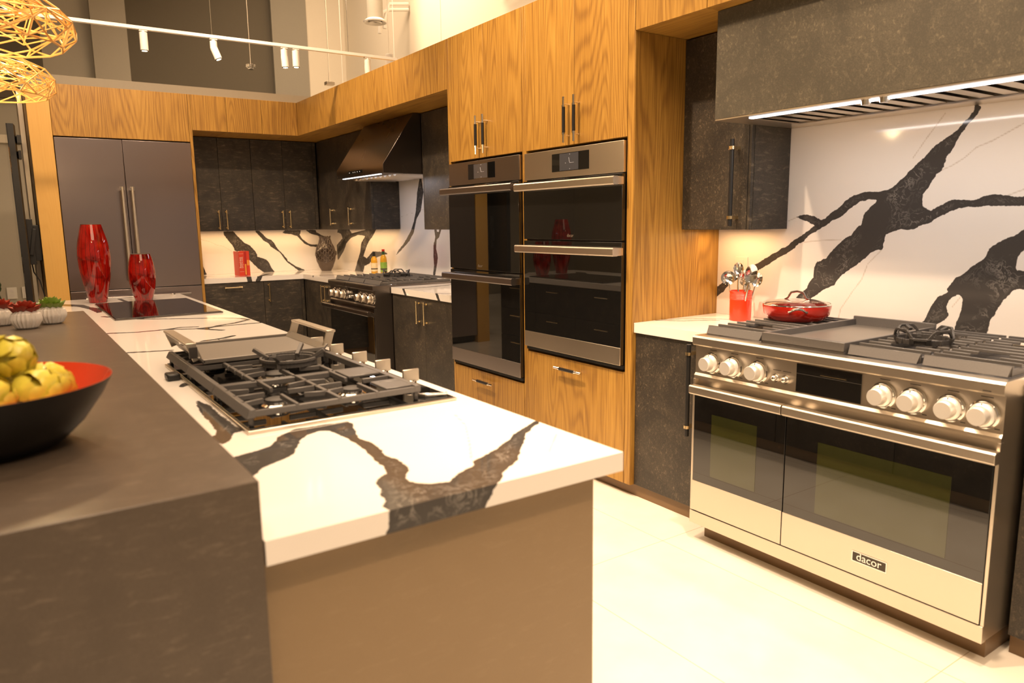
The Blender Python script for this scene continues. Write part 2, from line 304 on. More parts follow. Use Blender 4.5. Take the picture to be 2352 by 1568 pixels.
# ------------------------------------------------------------------ mesh helpers
class MB:
    def __init__(s): s.v = []; s.f = []
    def add(s, vs, fs):
        o = len(s.v); s.v += [tuple(v) for v in vs]; s.f += [tuple(i+o for i in f) for f in fs]; return s
    def box(s, x0, x1, y0, y1, z0, z1):
        x0, x1 = sorted((x0, x1)); y0, y1 = sorted((y0, y1)); z0, z1 = sorted((z0, z1))
        return s.add([(x0,y0,z0),(x1,y0,z0),(x1,y1,z0),(x0,y1,z0),(x0,y0,z1),(x1,y0,z1),(x1,y1,z1),(x0,y1,z1)],
                     [(0,3,2,1),(4,5,6,7),(0,1,5,4),(1,2,6,5),(2,3,7,6),(3,0,4,7)])
    def prism(s, pts, axis, a0, a1):
        # pts in the two other axes (cyclic order), extruded along axis
        n = len(pts)
        def mk(p, a):
            return {'x': (a, p[0], p[1]), 'y': (p[0], a, p[1]), 'z': (p[0], p[1], a)}[axis]
        vs = [mk(p, a0) for p in pts] + [mk(p, a1) for p in pts]
        fs = [tuple(range(n)), tuple(range(2*n-1, n-1, -1))] + [(i, i+n, (i+1) % n+n, (i+1) % n) for i in range(n)]
        return s.add(vs, fs)
    def bar(s, p0, p1, w, h, up=(0, 0, 1)):
        p0, p1 = Vector(p0), Vector(p1); d = (p1-p0).normalized(); upv = Vector(up)
        if abs(d.dot(upv)) > 0.98: upv = Vector((1, 0, 0))
        sd = d.cross(upv).normalized(); u = sd.cross(d)
        vs = []
        for p in (p0, p1):
            for a, b in ((-1,-1),(1,-1),(1,1),(-1,1)): vs.append(p+sd*a*w/2+u*b*h/2)
        return s.add(vs, [(0,1,2,3),(7,6,5,4),(0,4,5,1),(1,5,6,2),(2,6,7,3),(3,7,4,0)])
    def cyl(s, p0, p1, r0, r1=None, n=16):
        if r1 is None: r1 = r0
        return s.tube([p0, p1], [r0, r1], n)
    def tube(s, pts, r, n=10, closed=False):
        pts = [Vector(p) for p in pts]; m = len(pts)
        rs = r if isinstance(r, (list, tuple)) else [r]*m
        vs = []; ref = None
        for i, p in enumerate(pts):
            a = pts[i-1] if (i > 0 or closed) else p; b = pts[(i+1) % m] if (i < m-1 or closed) else p
            d = (b-a).normalized()
            if ref is None:
                ref = Vector((0, 0, 1)) if abs(d.z) < 0.9 else Vector((1, 0, 0))
            x = d.cross(ref); 
            if x.length < 1e-5: x = d.cross(Vector((0, 1, 0)))
            x.normalize(); y = x.cross(d).normalized(); ref = y
            for k in range(n):
                t = 2*PI*k/n; vs.append(p + (x*math.cos(t)+y*math.sin(t))*rs[i])
        fs = []
        rng = m if closed else m-1
        for i in range(rng):
            j = (i+1) % m
            for k in range(n): fs.append((i*n+k, i*n+(k+1) % n, j*n+(k+1) % n, j*n+k))
        if not closed: fs += [tuple(range(n-1, -1, -1)), tuple(range((m-1)*n, m*n))]
        return s.add(vs, fs)
    def lathe(s, prof, c=(0, 0, 0), n=32, fn=None, cap=True):
        vs = []; cx, cy, cz = c
        for (r, z) in prof:
            for k in range(n):
                t = 2*PI*k/n; rr = r*(fn(k, n, z) if fn else 1)
                vs.append((cx+rr*math.cos(t), cy+rr*math.sin(t), cz+z))
        fs = []
        for i in range(len(prof)-1):
            for k in range(n): fs.append((i*n+k, i*n+(k+1) % n, (i+1)*n+(k+1) % n, (i+1)*n+k))
        if cap:
            fs += [tuple(range(n-1, -1, -1)), tuple(range((len(prof)-1)*n, len(prof)*n))]
        return s.add(vs, fs)
    def ball(s, c, rx, ry=None, rz=None, n=14, m=8):
        ry = ry or rx; rz = rz or rx
        pr = [(math.sin(PI*i/m), -math.cos(PI*i/m)) for i in range(m+1)]
        vs = []
        for (r, z) in pr:
            for k in range(n):
                t = 2*PI*k/n; vs.append((c[0]+rx*r*math.cos(t), c[1]+ry*r*math.sin(t), c[2]+rz*z))
        fs = [(i*n+k, i*n+(k+1) % n, (i+1)*n+(k+1) % n, (i+1)*n+k) for i in range(m) for k in range(n)]
        return s.add(vs, fs)
    def xf(s, mat):
        s.v = [tuple(mat @ Vector(v)) for v in s.v]; return s
    def build(s, name, mat, parent=None, origin=None, bev=0.0, smooth=35, seg=2):
        me = bpy.data.meshes.new(name)
        if parent is not None: o0 = WL_[parent.name]
        elif origin is not None: o0 = Vector(origin)
        else:
            xs = [v[0] for v in s.v]; ys = [v[1] for v in s.v]; zs = [v[2] for v in s.v]
            o0 = Vector(((min(xs)+max(xs))/2, (min(ys)+max(ys))/2, min(zs)))
        me.from_pydata([(v[0]-o0.x, v[1]-o0.y, v[2]-o0.z) for v in s.v], [], s.f)
        me.validate(); me.update()
        import bmesh
        bm = bmesh.new(); bm.from_mesh(me); bmesh.ops.remove_doubles(bm, verts=bm.verts, dist=1e-6) if len(s.v) < 20000 else None
        bmesh.ops.recalc_face_normals(bm, faces=bm.faces); bm.to_mesh(me); bm.free()
        if smooth:
            me.shade_smooth(); me.set_sharp_from_angle(angle=math.radians(smooth))
        ob = bpy.data.objects.new(name, me); COL.objects.link(ob)
        me.materials.append(mat)
        WL_[ob.name] = o0
        if parent is not None:
            ob.parent = parent
        else: ob.location = o0
        if bev:
            md = ob.modifiers.new('bevel', 'BEVEL'); md.width = bev; md.segments = seg; md.limit_method = 'ANGLE'; md.angle_limit = math.radians(40)
            md.harden_normals = False
        return ob
WL_ = {}
def thing(name, label, cat, loc, group=None):
    o = bpy.data.objects.new(name, None); COL.objects.link(o); o.location = loc; o.empty_display_size = 0.05
    WL_[o.name] = Vector(loc); o['label'] = label; o['category'] = cat
    if group: o['group'] = group
    return o
def tag(o, label, cat, group=None):
    o['label'] = label; o['category'] = cat
    if group: o['group'] = group
    return o
def struct(o): o['kind'] = 'structure'; return o
def dup(root, offset=(0, 0, 0), rotz=0.0, label=None, group=None):
    r = root.copy(); COL.objects.link(r); r.location = Vector(root.location)+Vector(offset); r.rotation_euler = (0, 0, root.rotation_euler.z+rotz)
    if label: r['label'] = label
    if group: r['group'] = group
    for ch in list(root.children):
        c = ch.copy(); COL.objects.link(c); c.parent = r
        for g in list(ch.children):
            d = g.copy(); COL.objects.link(d); d.parent = c
    return r
def box(name, dims, mat, parent=None, bev=0.0015): return MB().box(*dims).build(name, mat, parent, bev=bev)

# face-oriented boxes: face 'x' looks towards -x (a runs along y), face 'y' looks towards -y (a runs along x)
def fb(mb, face, F, a0, a1, z0, z1, d0, d1):
    if face == 'x': mb.box(F+d0, F+d1, a0, a1, z0, z1)
    else: mb.box(a0, a1, F+d0, F+d1, z0, z1)
    return mb
def fp(face, F, a, z, d): return (F+d, a, z) if face == 'x' else (a, F+d, z)

def text(string, size, loc, mat, parent, name, axis='x', rot90=False, ext=0.0006, align='CENTER'):
    cu = bpy.data.curves.new(name+'_curve', 'FONT'); cu.body = string; cu.size = size; cu.extrude = ext; cu.align_x = align; cu.align_y = 'CENTER'
    t = bpy.data.objects.new(name+'_tmp', cu); COL.objects.link(t)
    dg = bpy.context.evaluated_depsgraph_get(); me = bpy.data.meshes.new_from_object(t.evaluated_get(dg))
    bpy.data.objects.remove(t, do_unlink=True); bpy.data.curves.remove(cu)
    if axis == 'x': R = Matrix(((0, 0, -1), (-1, 0, 0), (0, 1, 0)))
    else: R = Matrix(((1, 0, 0), (0, 0, -1), (0, 1, 0)))
    if rot90: R = R @ Matrix.Rotation(-PI/2, 3, 'Z')
    me.transform(R.to_4x4())
    o0 = WL_[parent.name]
    me.transform(Matrix.Translation(Vector(loc)-o0))
    me.name = name; me.materials.clear(); me.materials.append(mat)
    ob = bpy.data.objects.new(name, me); COL.objects.link(ob); ob.parent = parent; WL_[ob.name] = o0
    return ob

# ------------------------------------------------------------------ vein fields (hand-traced outlines in metres)
RW_POLY=[[(1.429,1.853),(1.408,1.836),(1.419,1.811),(1.44,1.787),(1.453,1.771),(1.472,1.749),(1.488,1.717),(1.502,1.688),(1.521,1.659),(1.53,1.623),(1.538,1.605),(1.555,1.594),(1.563,1.575),(1.577,1.557),(1.591,1.526),(1.602,1.514),(1.608,1.489),(1.602,1.463),(1.585,1.447),(1.562,1.443),(1.533,1.458),(1.509,1.473),(1.48,1.484),(1.439,1.481),(1.393,1.481),(1.371,1.493),(1.327,1.5),(1.284,1.493),(1.262,1.487),(1.228,1.489),(1.191,1.493),(1.188,1.459),(1.225,1.457),(1.26,1.46),(1.302,1.459),(1.346,1.461),(1.391,1.459),(1.437,1.456),(1.477,1.448),(1.512,1.43),(1.547,1.411),(1.571,1.396),(1.602,1.386),(1.633,1.37),(1.686,1.37),(1.713,1.363),(1.749,1.347),(1.755,1.326),(1.762,1.282),(1.79,1.278),(1.818,1.264),(1.852,1.228),(1.895,1.198),(1.931,1.168),(1.964,1.142),(1.981,1.112),(2.028,1.09),(2.067,1.062),(2.107,1.032),(2.131,1.015),(2.154,0.96),(2.215,0.954),(2.187,1.018),(2.159,1.051),(2.118,1.084),(2.107,1.115),(2.084,1.139),(2.086,1.183),(2.072,1.213),(2.028,1.229),(1.999,1.266),(1.962,1.303),(1.933,1.328),(1.904,1.339),(1.891,1.367),(1.862,1.387),(1.854,1.429),(1.831,1.459),(1.804,1.482),(1.795,1.498),(1.841,1.5),(1.877,1.494),(1.905,1.474),(1.941,1.447),(1.973,1.42),(2.0,1.413),(2.03,1.395),(2.061,1.374),(2.093,1.359),(2.125,1.341),(2.148,1.315),(2.189,1.292),(2.222,1.261),(2.274,1.237),(2.318,1.212),(2.372,1.179),(2.465,1.134),(2.579,1.087),(2.623,1.038),(2.666,1.006),(2.668,1.055),(2.615,1.089),(2.506,1.153),(2.401,1.197),(2.355,1.223),(2.293,1.259),(2.241,1.283),(2.199,1.314),(2.15,1.344),(2.11,1.37),(2.086,1.389),(2.115,1.396),(2.145,1.411),(2.197,1.425),(2.163,1.435),(2.122,1.433),(2.088,1.421),(2.063,1.406),(2.04,1.417),(2.017,1.438),(1.98,1.459),(1.951,1.486),(1.915,1.513),(1.879,1.526),(1.843,1.53),(1.793,1.528),(1.755,1.533),(1.739,1.541),(1.713,1.558),(1.688,1.582),(1.658,1.613),(1.628,1.642),(1.604,1.66),(1.587,1.683),(1.558,1.712),(1.529,1.727),(1.506,1.743),(1.484,1.759),(1.463,1.787),(1.439,1.807),(1.426,1.826)],[(1.183,1.407),(1.217,1.367),(1.235,1.349),(1.27,1.331),(1.291,1.322),(1.319,1.304),(1.332,1.283),(1.341,1.258),(1.351,1.245),(1.378,1.226),(1.405,1.2),(1.427,1.18),(1.447,1.17),(1.46,1.147),(1.473,1.124),(1.469,1.111),(1.487,1.1),(1.51,1.085),(1.521,1.065),(1.538,1.031),(1.554,0.99),(1.577,0.954),(1.593,0.905),(1.566,0.895),(1.538,0.952),(1.514,0.974),(1.479,0.997),(1.462,1.018),(1.476,1.043),(1.475,1.069),(1.456,1.093),(1.427,1.108),(1.411,1.093),(1.411,1.055),(1.42,1.016),(1.431,0.976),(1.433,0.886),(1.323,0.9),(1.316,0.951),(1.312,0.983),(1.307,1.015),(1.294,1.034),(1.285,1.06),(1.276,1.079),(1.257,1.111),(1.233,1.14),(1.198,1.145),(1.161,1.15),(1.166,1.217),(1.204,1.209),(1.231,1.211),(1.238,1.232),(1.232,1.261),(1.224,1.285),(1.211,1.294),(1.175,1.315)]]
RW_HAIR=[[(1.215,1.775),(1.251,1.759),(1.355,1.705),(1.409,1.686),(1.452,1.648),(1.497,1.621),(1.538,1.605)],[(1.762,1.279),(1.822,1.215),(1.846,1.144),(1.887,1.085),(1.939,1.002),(1.951,0.942)],[(1.537,1.831),(1.603,1.741),(1.655,1.663)],[(2.148,1.307),(2.058,1.316),(1.956,1.321)],[(1.194,1.532),(1.23,1.517),(1.284,1.496)],[(1.452,1.051),(1.42,1.099)],[(2.239,1.408),(2.192,1.426)]]
IT_POLY=[[(0.371,1.636),(0.39,1.644),(0.432,1.656),(0.468,1.675),(0.505,1.736),(0.537,1.763),(0.557,1.78),(0.596,1.778),(0.692,1.77),(0.692,1.746),(0.672,1.672),(0.653,1.603),(0.666,1.564),(0.661,1.511),(0.648,1.45),(0.657,1.41),(0.653,1.356),(0.643,1.326),(0.623,1.304),(0.614,1.268),(0.627,1.244),(0.648,1.227),(0.682,1.218),(0.709,1.24),(0.746,1.264),(0.775,1.273),(0.785,1.297),(0.827,1.316),(0.889,1.349),(0.929,1.375),(0.98,1.417),(1.029,1.445),(1.085,1.48),(1.093,1.469),(1.04,1.436),(0.986,1.392),(0.946,1.344),(0.906,1.3),(0.862,1.248),(0.827,1.226),(0.797,1.203),(0.768,1.167),(0.74,1.145),(0.741,1.14),(0.727,1.127),(0.718,1.109),(0.718,1.05),(0.515,1.05),(0.515,1.107),(0.521,1.12),(0.52,1.139),(0.524,1.153),(0.522,1.179),(0.54,1.207),(0.543,1.241),(0.557,1.244),(0.557,1.284),(0.572,1.313),(0.601,1.335),(0.615,1.369),(0.618,1.414),(0.629,1.491),(0.635,1.549),(0.635,1.617),(0.631,1.671),(0.621,1.721),(0.6,1.731),(0.563,1.712),(0.532,1.675),(0.5,1.605),(0.47,1.567),(0.438,1.549),(0.403,1.527),(0.378,1.493),(0.355,1.467)],[(0.425,2.255),(0.431,2.222),(0.441,2.175),(0.437,2.053),(0.441,1.973),(0.443,1.89),(0.446,1.845),(0.421,1.839),(0.4,1.785),(0.39,1.769),(0.376,1.755),(0.372,1.839),(0.375,1.83),(0.391,1.863),(0.397,1.899),(0.4,1.949),(0.404,2.001),(0.402,2.05),(0.405,2.118),(0.415,2.195)],[(0.423,2.509),(0.447,2.562),(0.447,2.505),(0.424,2.481)],[(0.283,5.807),(0.407,5.63),(0.43,5.429),(0.474,5.318),(0.46,5.061),(0.432,5.039),(0.417,5.288),(0.368,5.535),(0.274,5.659)]]
IT_LINE=[[(0.381,4.009),(0.496,3.961),(0.634,3.968),(0.751,3.902),(0.887,3.918),(1.085,3.923)],[(0.587,4.53),(0.714,4.438),(0.842,4.353),(0.97,4.268),(1.051,4.175),(1.065,4.087)],[(1.065,4.087),(0.961,3.993),(0.883,3.955),(0.795,3.865),(0.773,3.884)],[(0.773,3.884),(0.85,3.758)],[(0.656,3.981),(0.705,4.004),(0.779,3.975)],[(0.379,3.327),(0.468,3.298),(0.532,3.276)],[(0.61,3.346),(0.646,3.386),(0.708,3.459),(0.758,3.469),(0.798,3.488),(0.846,3.53)],[(0.768,3.435),(0.773,3.381)],[(0.788,3.444),(0.864,3.408),(0.927,3.367)],[(0.608,6.057),(0.677,6.103),(0.789,5.975),(0.874,5.925)],[(0.655,5.923),(0.668,5.664)],[(0.438,4.801),(0.467,4.744)]]
IT_HAIR=[[(0.953,1.669),(0.918,1.551),(0.848,1.417),(0.785,1.305)],[(1.059,1.358),(0.952,1.248)]]
BW_POLY=[[(1.95,1.363),(2.045,1.365),(2.071,1.333),(2.109,1.289),(2.154,1.239),(2.202,1.216),(2.255,1.157),(2.277,1.12),(2.282,1.084),(2.334,1.067),(2.377,1.051),(2.41,1.006),(2.422,0.962),(2.459,0.916),(2.342,0.918),(2.284,0.961),(2.238,1.013),(2.192,1.066),(2.112,1.133),(2.052,1.163),(2.035,1.213),(1.997,1.264),(1.954,1.328)],[(2.276,1.364),(2.318,1.364),(2.365,1.32),(2.385,1.29),(2.448,1.26),(2.475,1.223),(2.508,1.163),(2.549,1.118),(2.598,1.057),(2.611,1.027),(2.654,0.996),(2.712,0.956),(2.757,0.939),(2.798,0.916),(2.725,0.92),(2.682,0.957),(2.61,1.013),(2.582,1.051),(2.535,1.126),(2.444,1.187),(2.41,1.232),(2.362,1.262),(2.315,1.321)],[(2.578,1.341),(2.602,1.366),(2.782,1.363),(2.764,1.311),(2.784,1.274),(2.835,1.228),(2.88,1.204),(2.965,1.195),(2.964,1.172),(2.879,1.186),(2.819,1.214),(2.776,1.259),(2.74,1.301),(2.674,1.324),(2.6,1.333)],[(2.843,1.362),(2.951,1.364),(2.958,1.338),(3.011,1.306),(3.057,1.287),(3.124,1.205),(3.175,1.12),(3.199,1.104),(3.197,1.073),(3.166,1.09),(3.09,1.168),(3.025,1.276),(2.964,1.307),(2.895,1.324)],[(1.685,1.037),(1.722,0.993),(1.743,0.922),(1.663,0.912),(1.666,1.037)]]
BW_HAIR=[[(1.683,1.347),(1.724,1.284),(1.802,1.262),(1.872,1.225),(1.939,1.209),(2.01,1.161),(2.048,1.107)]]
FW_POLY=[[(8.139,1.369),(7.818,1.376),(7.739,1.323),(7.39,1.356),(7.325,1.375),(7.082,1.375),(7.18,1.301),(7.277,1.25),(7.345,1.199),(7.417,1.121),(7.453,1.082),(7.36,1.059),(7.197,1.139),(6.988,1.138),(6.874,1.135),(6.847,1.124),(7.052,1.093),(7.205,1.064),(7.303,1.01),(7.433,0.979),(7.472,0.913),(7.705,0.902),(7.625,1.011),(7.53,1.118),(7.486,1.222),(7.365,1.3),(7.557,1.311),(7.761,1.277),(7.908,1.216),(7.989,1.133),(8.188,1.011),(8.202,1.184),(8.007,1.268),(8.054,1.322),(8.162,1.335)],[(6.072,1.868),(6.034,1.697),(6.095,1.539),(6.187,1.462),(6.249,1.342),(6.345,1.26),(6.52,1.174),(6.66,1.111),(6.587,1.164),(6.468,1.229),(6.37,1.301),(6.302,1.354),(6.242,1.434),(6.191,1.529),(6.152,1.701)],[(5.849,1.374),(5.805,1.374),(5.807,1.343),(5.763,1.343),(5.75,1.374),(5.718,1.374),(5.765,1.301),(5.811,1.279),(5.827,1.194),(5.798,1.12),(5.825,1.044),(5.865,0.945),(5.899,0.944),(5.87,1.042),(5.876,1.118),(5.87,1.225),(5.831,1.3)]]
def sdf(P, polys=(), lines=(), hw=0.010):
    out = np.full(len(P), 0.5)
    def segd(a, b):
        a = np.array(a); b = np.array(b); ab = b-a; q = P-a
        t = np.clip((q@ab)/(ab@ab+1e-12), 0, 1)
        return np.hypot(*(q-t[:, None]*ab).T)
    for pl in polys:
        d = np.full(len(P), 9.0); ins = np.zeros(len(P), bool)
        for i in range(len(pl)):
            a, b = pl[i-1], pl[i]
            d = np.minimum(d, segd(a, b))
            c = ((a[1] > P[:, 1]) != (b[1] > P[:, 1]))
            xi = (b[0]-a[0])*(P[:, 1]-a[1])/((b[1]-a[1]) if b[1] != a[1] else 1e-9)+a[0]
            ins ^= c & (P[:, 0] < xi)
        out = np.minimum(out, np.where(ins, -d, d))
    for ln in lines:
        for i in range(len(ln)-1): out = np.minimum(out, segd(ln[i], ln[i+1])-hw)
    return out
def slab(name, x0, x1, y0, y1, z0, z1, step, uvfn, polys, lines, hairs, mat, hw=0.010, parent=None, hhw=0.001):
    mb = MB()
    def face(o, du, dv, lu, lv):
        nu = max(1, int(round(lu/step))); nv = max(1, int(round(lv/step)))
        vs = [(Vector(o)+Vector(du)*lu*i/nu+Vector(dv)*lv*j/nv) for j in range(nv+1) for i in range(nu+1)]
        mb.add(vs, [(j*(nu+1)+i, j*(nu+1)+i+1, (j+1)*(nu+1)+i+1, (j+1)*(nu+1)+i) for j in range(nv) for i in range(nu)])
    X, Y, Z = (1, 0, 0), (0, 1, 0), (0, 0, 1); lx, ly, lz = x1-x0, y1-y0, z1-z0
    face((x0, y0, z1), X, Y, lx, ly); face((x0, y0, z0), X, Y, lx, ly)
    face((x0, y0, z0), X, Z, lx, lz); face((x0, y1, z0), X, Z, lx, lz)
    face((x0, y0, z0), Y, Z, ly, lz); face((x1, y0, z0), Y, Z, ly, lz)
    ob = mb.build(name, mat, parent, smooth=0)
    me = ob.data; o0 = WL_[ob.name]
    co = np.empty(len(me.vertices)*3); me.vertices.foreach_get('co', co); co = co.reshape(-1, 3)+np.array(o0)
    P = uvfn(co)
    a = me.attributes.new('vein', 'FLOAT', 'POINT'); a.data.foreach_set('value', sdf(P, polys, lines, hw).astype(np.float32))
    h = me.attributes.new('hair', 'FLOAT', 'POINT'); h.data.foreach_set('value', sdf(P, (), hairs, hhw).astype(np.float32))
    return ob
# ================================================================== setting
xT, yT0, yT1, yT2 = 2.554, 2.668, 3.58, 4.453
zSo, zTop, yBf = 2.302, 2.62, 7.464
xU, zU, xW, yW, yU = 2.895, 1.37, 3.19, 8.2245, 7.935
xC, yBc, zC = 2.5685, 7.598, 0.915
def plain(name, dims, mat): return struct(MB().box(*dims).build(name, mat))
plain('floor', (-5, 6, -4, 12, -0.05, 0), M['floor'])
plain('wall_back', (0.28, 3.33, 8.2245, 8.36, 0, 2.82), M['graywall'])
plain('wall_right', (3.1905, 3.33, -0.6, 8.2235, 0, 2.60), M['graywall'])
plain('wall_far', (-5, 5.2, 11.6, 11.75, 0, 6), M['graylight'])
plain('wall_side', (4.75, 4.9, -4, 11.6, 0, 6), M['cream'])
plain('wall_left', (-4.6, -4.45, -4, 11.6, 0, 6), M['graylight'])
plain('ceiling', (-5, 5.2, -4, 11.75, 6, 6.1), M['darkwall'])
plain('trim_1', (4.13, 4.75, 11.45, 11.6, 0, 6), M['cream'])
plain('trim_2', (3.60, 4.13, 11.40, 11.6, 0, 6), M['graywall'])
plain('trim_3', (1.66, 3.60, 11.50, 11.6, 0, 6), M['darkwall'])
plain('trim_4', (1.24, 1.66, 11.38, 11.6, 0, 6), M['graylight'])
plain('trim_5', (0.67, 1.24, 11.48, 11.6, 0, 6), M['graylight'])
plain('trim_6', (-4.5, 0.67, 11.48, 11.6, 3.05, 6), M['darkwall'])
plain('trim_7', (-4.45, 0.67, 11.54, 11.6, 2.50, 2.60), M['cream'])
plain('trim_8', (-4.45, -4.40, 3.0, 7.0, 0, 2.9), M['brick'])
plain('baseboard_far', (-4.45, 3.6, 11.36, 11.38, 0, 0.12), M['white'])

# marble cladding on the kitchen walls
tag(slab('marble_backsplash', 3.186, 3.19, 0.25, 2.666, 0.9155, 1.86, 0.006, lambda c: c[:, 1:3], RW_POLY, (), RW_HAIR, M['marble']),
    'tall white marble backsplash with broad charcoal veins behind the stainless range', 'backsplash')
tag(slab('marble_backsplash', 3.186, 3.19, 4.456, 8.218, 0.9155, 2.3, 0.014, lambda c: c[:, 1:3], FW_POLY, (), [[(6.02, 1.55), (6.4, 1.50), (6.7, 1.46)]], M['marble']),
    'veined marble backsplash behind the far dark range and the two oil bottles', 'backsplash')
tag(slab('marble_backsplash', 1.562, 3.189, 8.2195, 8.2243, 0.9155, 1.369, 0.007, lambda c: c[:, [0, 2]], BW_POLY, (), BW_HAIR, M['marble']),
    'veined marble backsplash behind the red books and the openwork vase', 'backsplash')

# ================================================================== worktops
# island slab: veins run over the top and fold down the front edge
def isl_uv(c):
    P = c[:, :2].copy(); fr = np.abs(c[:, 1]-1.154) < 1e-4
    P[fr, 1] = 1.154-(0.915-c[fr, 2]); return P
iw = thing('island_worktop', 'thick white marble island worktop with charcoal veins carrying both cooktops', 'worktop', (0.7, 3.6, 0.872))
slab('worktop_slab', 0.302, 1.085, 1.154, 4.161, 0.872, 0.915, 0.0115, isl_uv, IT_POLY, IT_LINE, IT_HAIR, M['marble'], hw=0.011, parent=iw)
slab('worktop_slab', 0.10, 1.085, 4.161, 6.07, 0.872, 0.915, 0.0115, isl_uv, IT_POLY, IT_LINE, IT_HAIR, M['marble'], hw=0.011, parent=iw)

cwl = [[(2.62, 7.9), (2.9, 7.7), (3.1, 7.72)], [(2.57, 7.30), (2.75, 7.2), (2.9, 7.15)], [(1.9, 7.8), (2.0, 7.68), (2.02, 7.55)], [(2.3, 7.9), (2.18, 7.7), (2.10, 7.55)], [(1.6, 7.85), (1.75, 8.0)], [(2.45, 8.1), (2.75, 7.9)], [(3.1, 7.0), (2.8, 6.9)]]
def cw_uv(y0, x0):
    def f(c):
        P = c[:, :2].copy(); P[:, 1] += 0; a = np.abs(c[:, 1]-y0) < 1e-4; P[a, 1] = y0-(0.915-c[a, 2])
        b = np.abs(c[:, 0]-x0) < 1e-4; P[b, 0] = x0-(0.915-c[b, 2]); return P
    return f
cl = thing('corner_worktop', 'white veined marble corner worktop under the books and openwork vase', 'worktop', (2.4, 7.9, 0.866))
slab('worktop_slab', 1.562, 2.5685, 7.598, 8.2185, 0.866, 0.915, 0.012, cw_uv(7.598, 0), [], cwl, [], M['marble'], hw=0.02, parent=cl)
slab('worktop_slab', 2.5685, 3.185, 6.475, 8.2185, 0.866, 0.915, 0.012, cw_uv(0, 2.5685), [], cwl, [], M['marble'], hw=0.02, parent=cl)
tag(slab('worktop', 2.5685, 3.185, 4.456, 5.474, 0.866, 0.915, 0.012, cw_uv(0, 2.5685), [], [[(2.52, 5.21), (2.58, 5.26), (2.8, 5.25), (3.1, 5.34)], [(2.5, 4.66), (2.58, 4.72), (2.8, 4.5)]], [], M['marble'], hw=0.013),
    'white marble worktop between the far dark range and the oven tower', 'worktop')
tag(slab('worktop', 2.5685, 3.185, 2.148, 2.664, 0.866, 0.915, 0.005, cw_uv(0, 2.5685), [], [[(2.75, 2.67), (2.85, 2.62), (3.0, 2.50), (3.1, 2.3)], [(2.72, 2.66), (2.8, 2.56), (2.93, 2.49), (2.96, 2.46)]], [], M['marble'], hw=0.005),
    'white marble worktop left of the stainless range holding the utensil crock', 'worktop')
tag(slab('worktop', 2.5685, 3.185, 0.25, 0.923, 0.866, 0.915, 0.012, cw_uv(0, 2.5685), [], [[(2.6, 0.6), (3.0, 0.8)]], [], M['marble'], hw=0.02),
    'white marble worktop cropped by the right edge of the picture', 'worktop')

# ================================================================== cabinets
def pull_far(face, F, a, z, ln, vert, parent, mat=None, r=0.0055, d=0.036):
    mb = MB(); mat = mat or M['brass']
    e = ln/2
    P = (lambda s, dd: fp(face, F, a, z+s, dd)) if vert else (lambda s, dd: fp(face, F, a+s, z, dd))
    mb.cyl(P(-e, -d), P(e, -d), r*1.15, n=8)
    for s in (-e+0.012, e-0.012):
        mb.cyl(P(s, 0), P(s, -d), r, n=8); mb.cyl(P(s, -d*0.35), P(s, -d*0.05), r*1.8, n=8)
    for s in (-e, e): mb.cyl(P(s-0.004, -d), P(s+0.004, -d), r*1.7, n=8)
    return mb.build('handle', mat, parent)
def pull_grip(face, F, a, z, ln, vert, parent):
    e = ln/2; d = 0.038
    P = (lambda s, dd: fp(face, F, a, z+s, dd)) if vert else (lambda s, dd: fp(face, F, a+s, z, dd))
    mb = MB().cyl(P(-e, -d), P(e, -d), 0.0068, n=10)
    for s in (-e*0.68, e*0.68): mb.cyl(P(s, 0), P(s, -d), 0.0045, n=8)
    for s in (-e*0.60, e*0.60): mb.cyl(P(s-0.005, -d), P(s+0.005, -d), 0.0098, n=10)
    mb.build('handle', M['steel_bright'], parent)
    g = MB().cyl(P(-e*0.57, -d), P(e*0.57, -d), 0.0092, n=12).build('handle_grip', M['black'], parent)
    g['label'] = 'knurled black grip'
def pull_long(face, F, a, z, ln, parent):
    e = ln/2; d = 0.050
    P = lambda s, dd, da=0: fp(face, F, a+da, z+s, dd)
    b = MB().cyl(P(-e, -d), P(e, -d), 0.0105, n=14).build('handle', M['black'], parent); b['label'] = 'long black bar handle'
    mb = MB()
    for s in (-e*0.80, e*0.80):
        mb.bar(P(s, 0.0), P(s, -d-0.012), 0.018, 0.015)
        mb.cyl(P(s-0.0065, -d), P(s+0.0075, -d), 0.0145, n=14)
    mb.build('handle_mount', M['brass'], parent)['label'] = 'pale brass mounts'

def cabinet(name, label, cat, face, F, a0, a1, z0, z1, depth, mat, doors, group=None, gapm=None, bodymat=None):
    """doors: list of (kind, a0, a1, z0, z1, handle spec)"""
    loc = fp(face, F, (a0+a1)/2, z0, depth/2)
    t = thing(name, label, cat, loc, group)
    fb(MB(), face, F, a0, a1, z0, z1, 0.021, depth).build('body', bodymat or mat, t, bev=0.001)
    for kind, b0, b1, c0, c1, h in doors:
        dpart = fb(MB(), face, F, b0+0.0015, b1-0.0015, c0+0.0015, c1-0.0015, 0, 0.02).build(kind, mat, t, bev=0.0012)
        if h: h(dpart)
    return t

fh = lambda a, z, ln, vert=True, face='x', F=xU: (lambda d: pull_far(face, F, a, z, ln, vert, d))

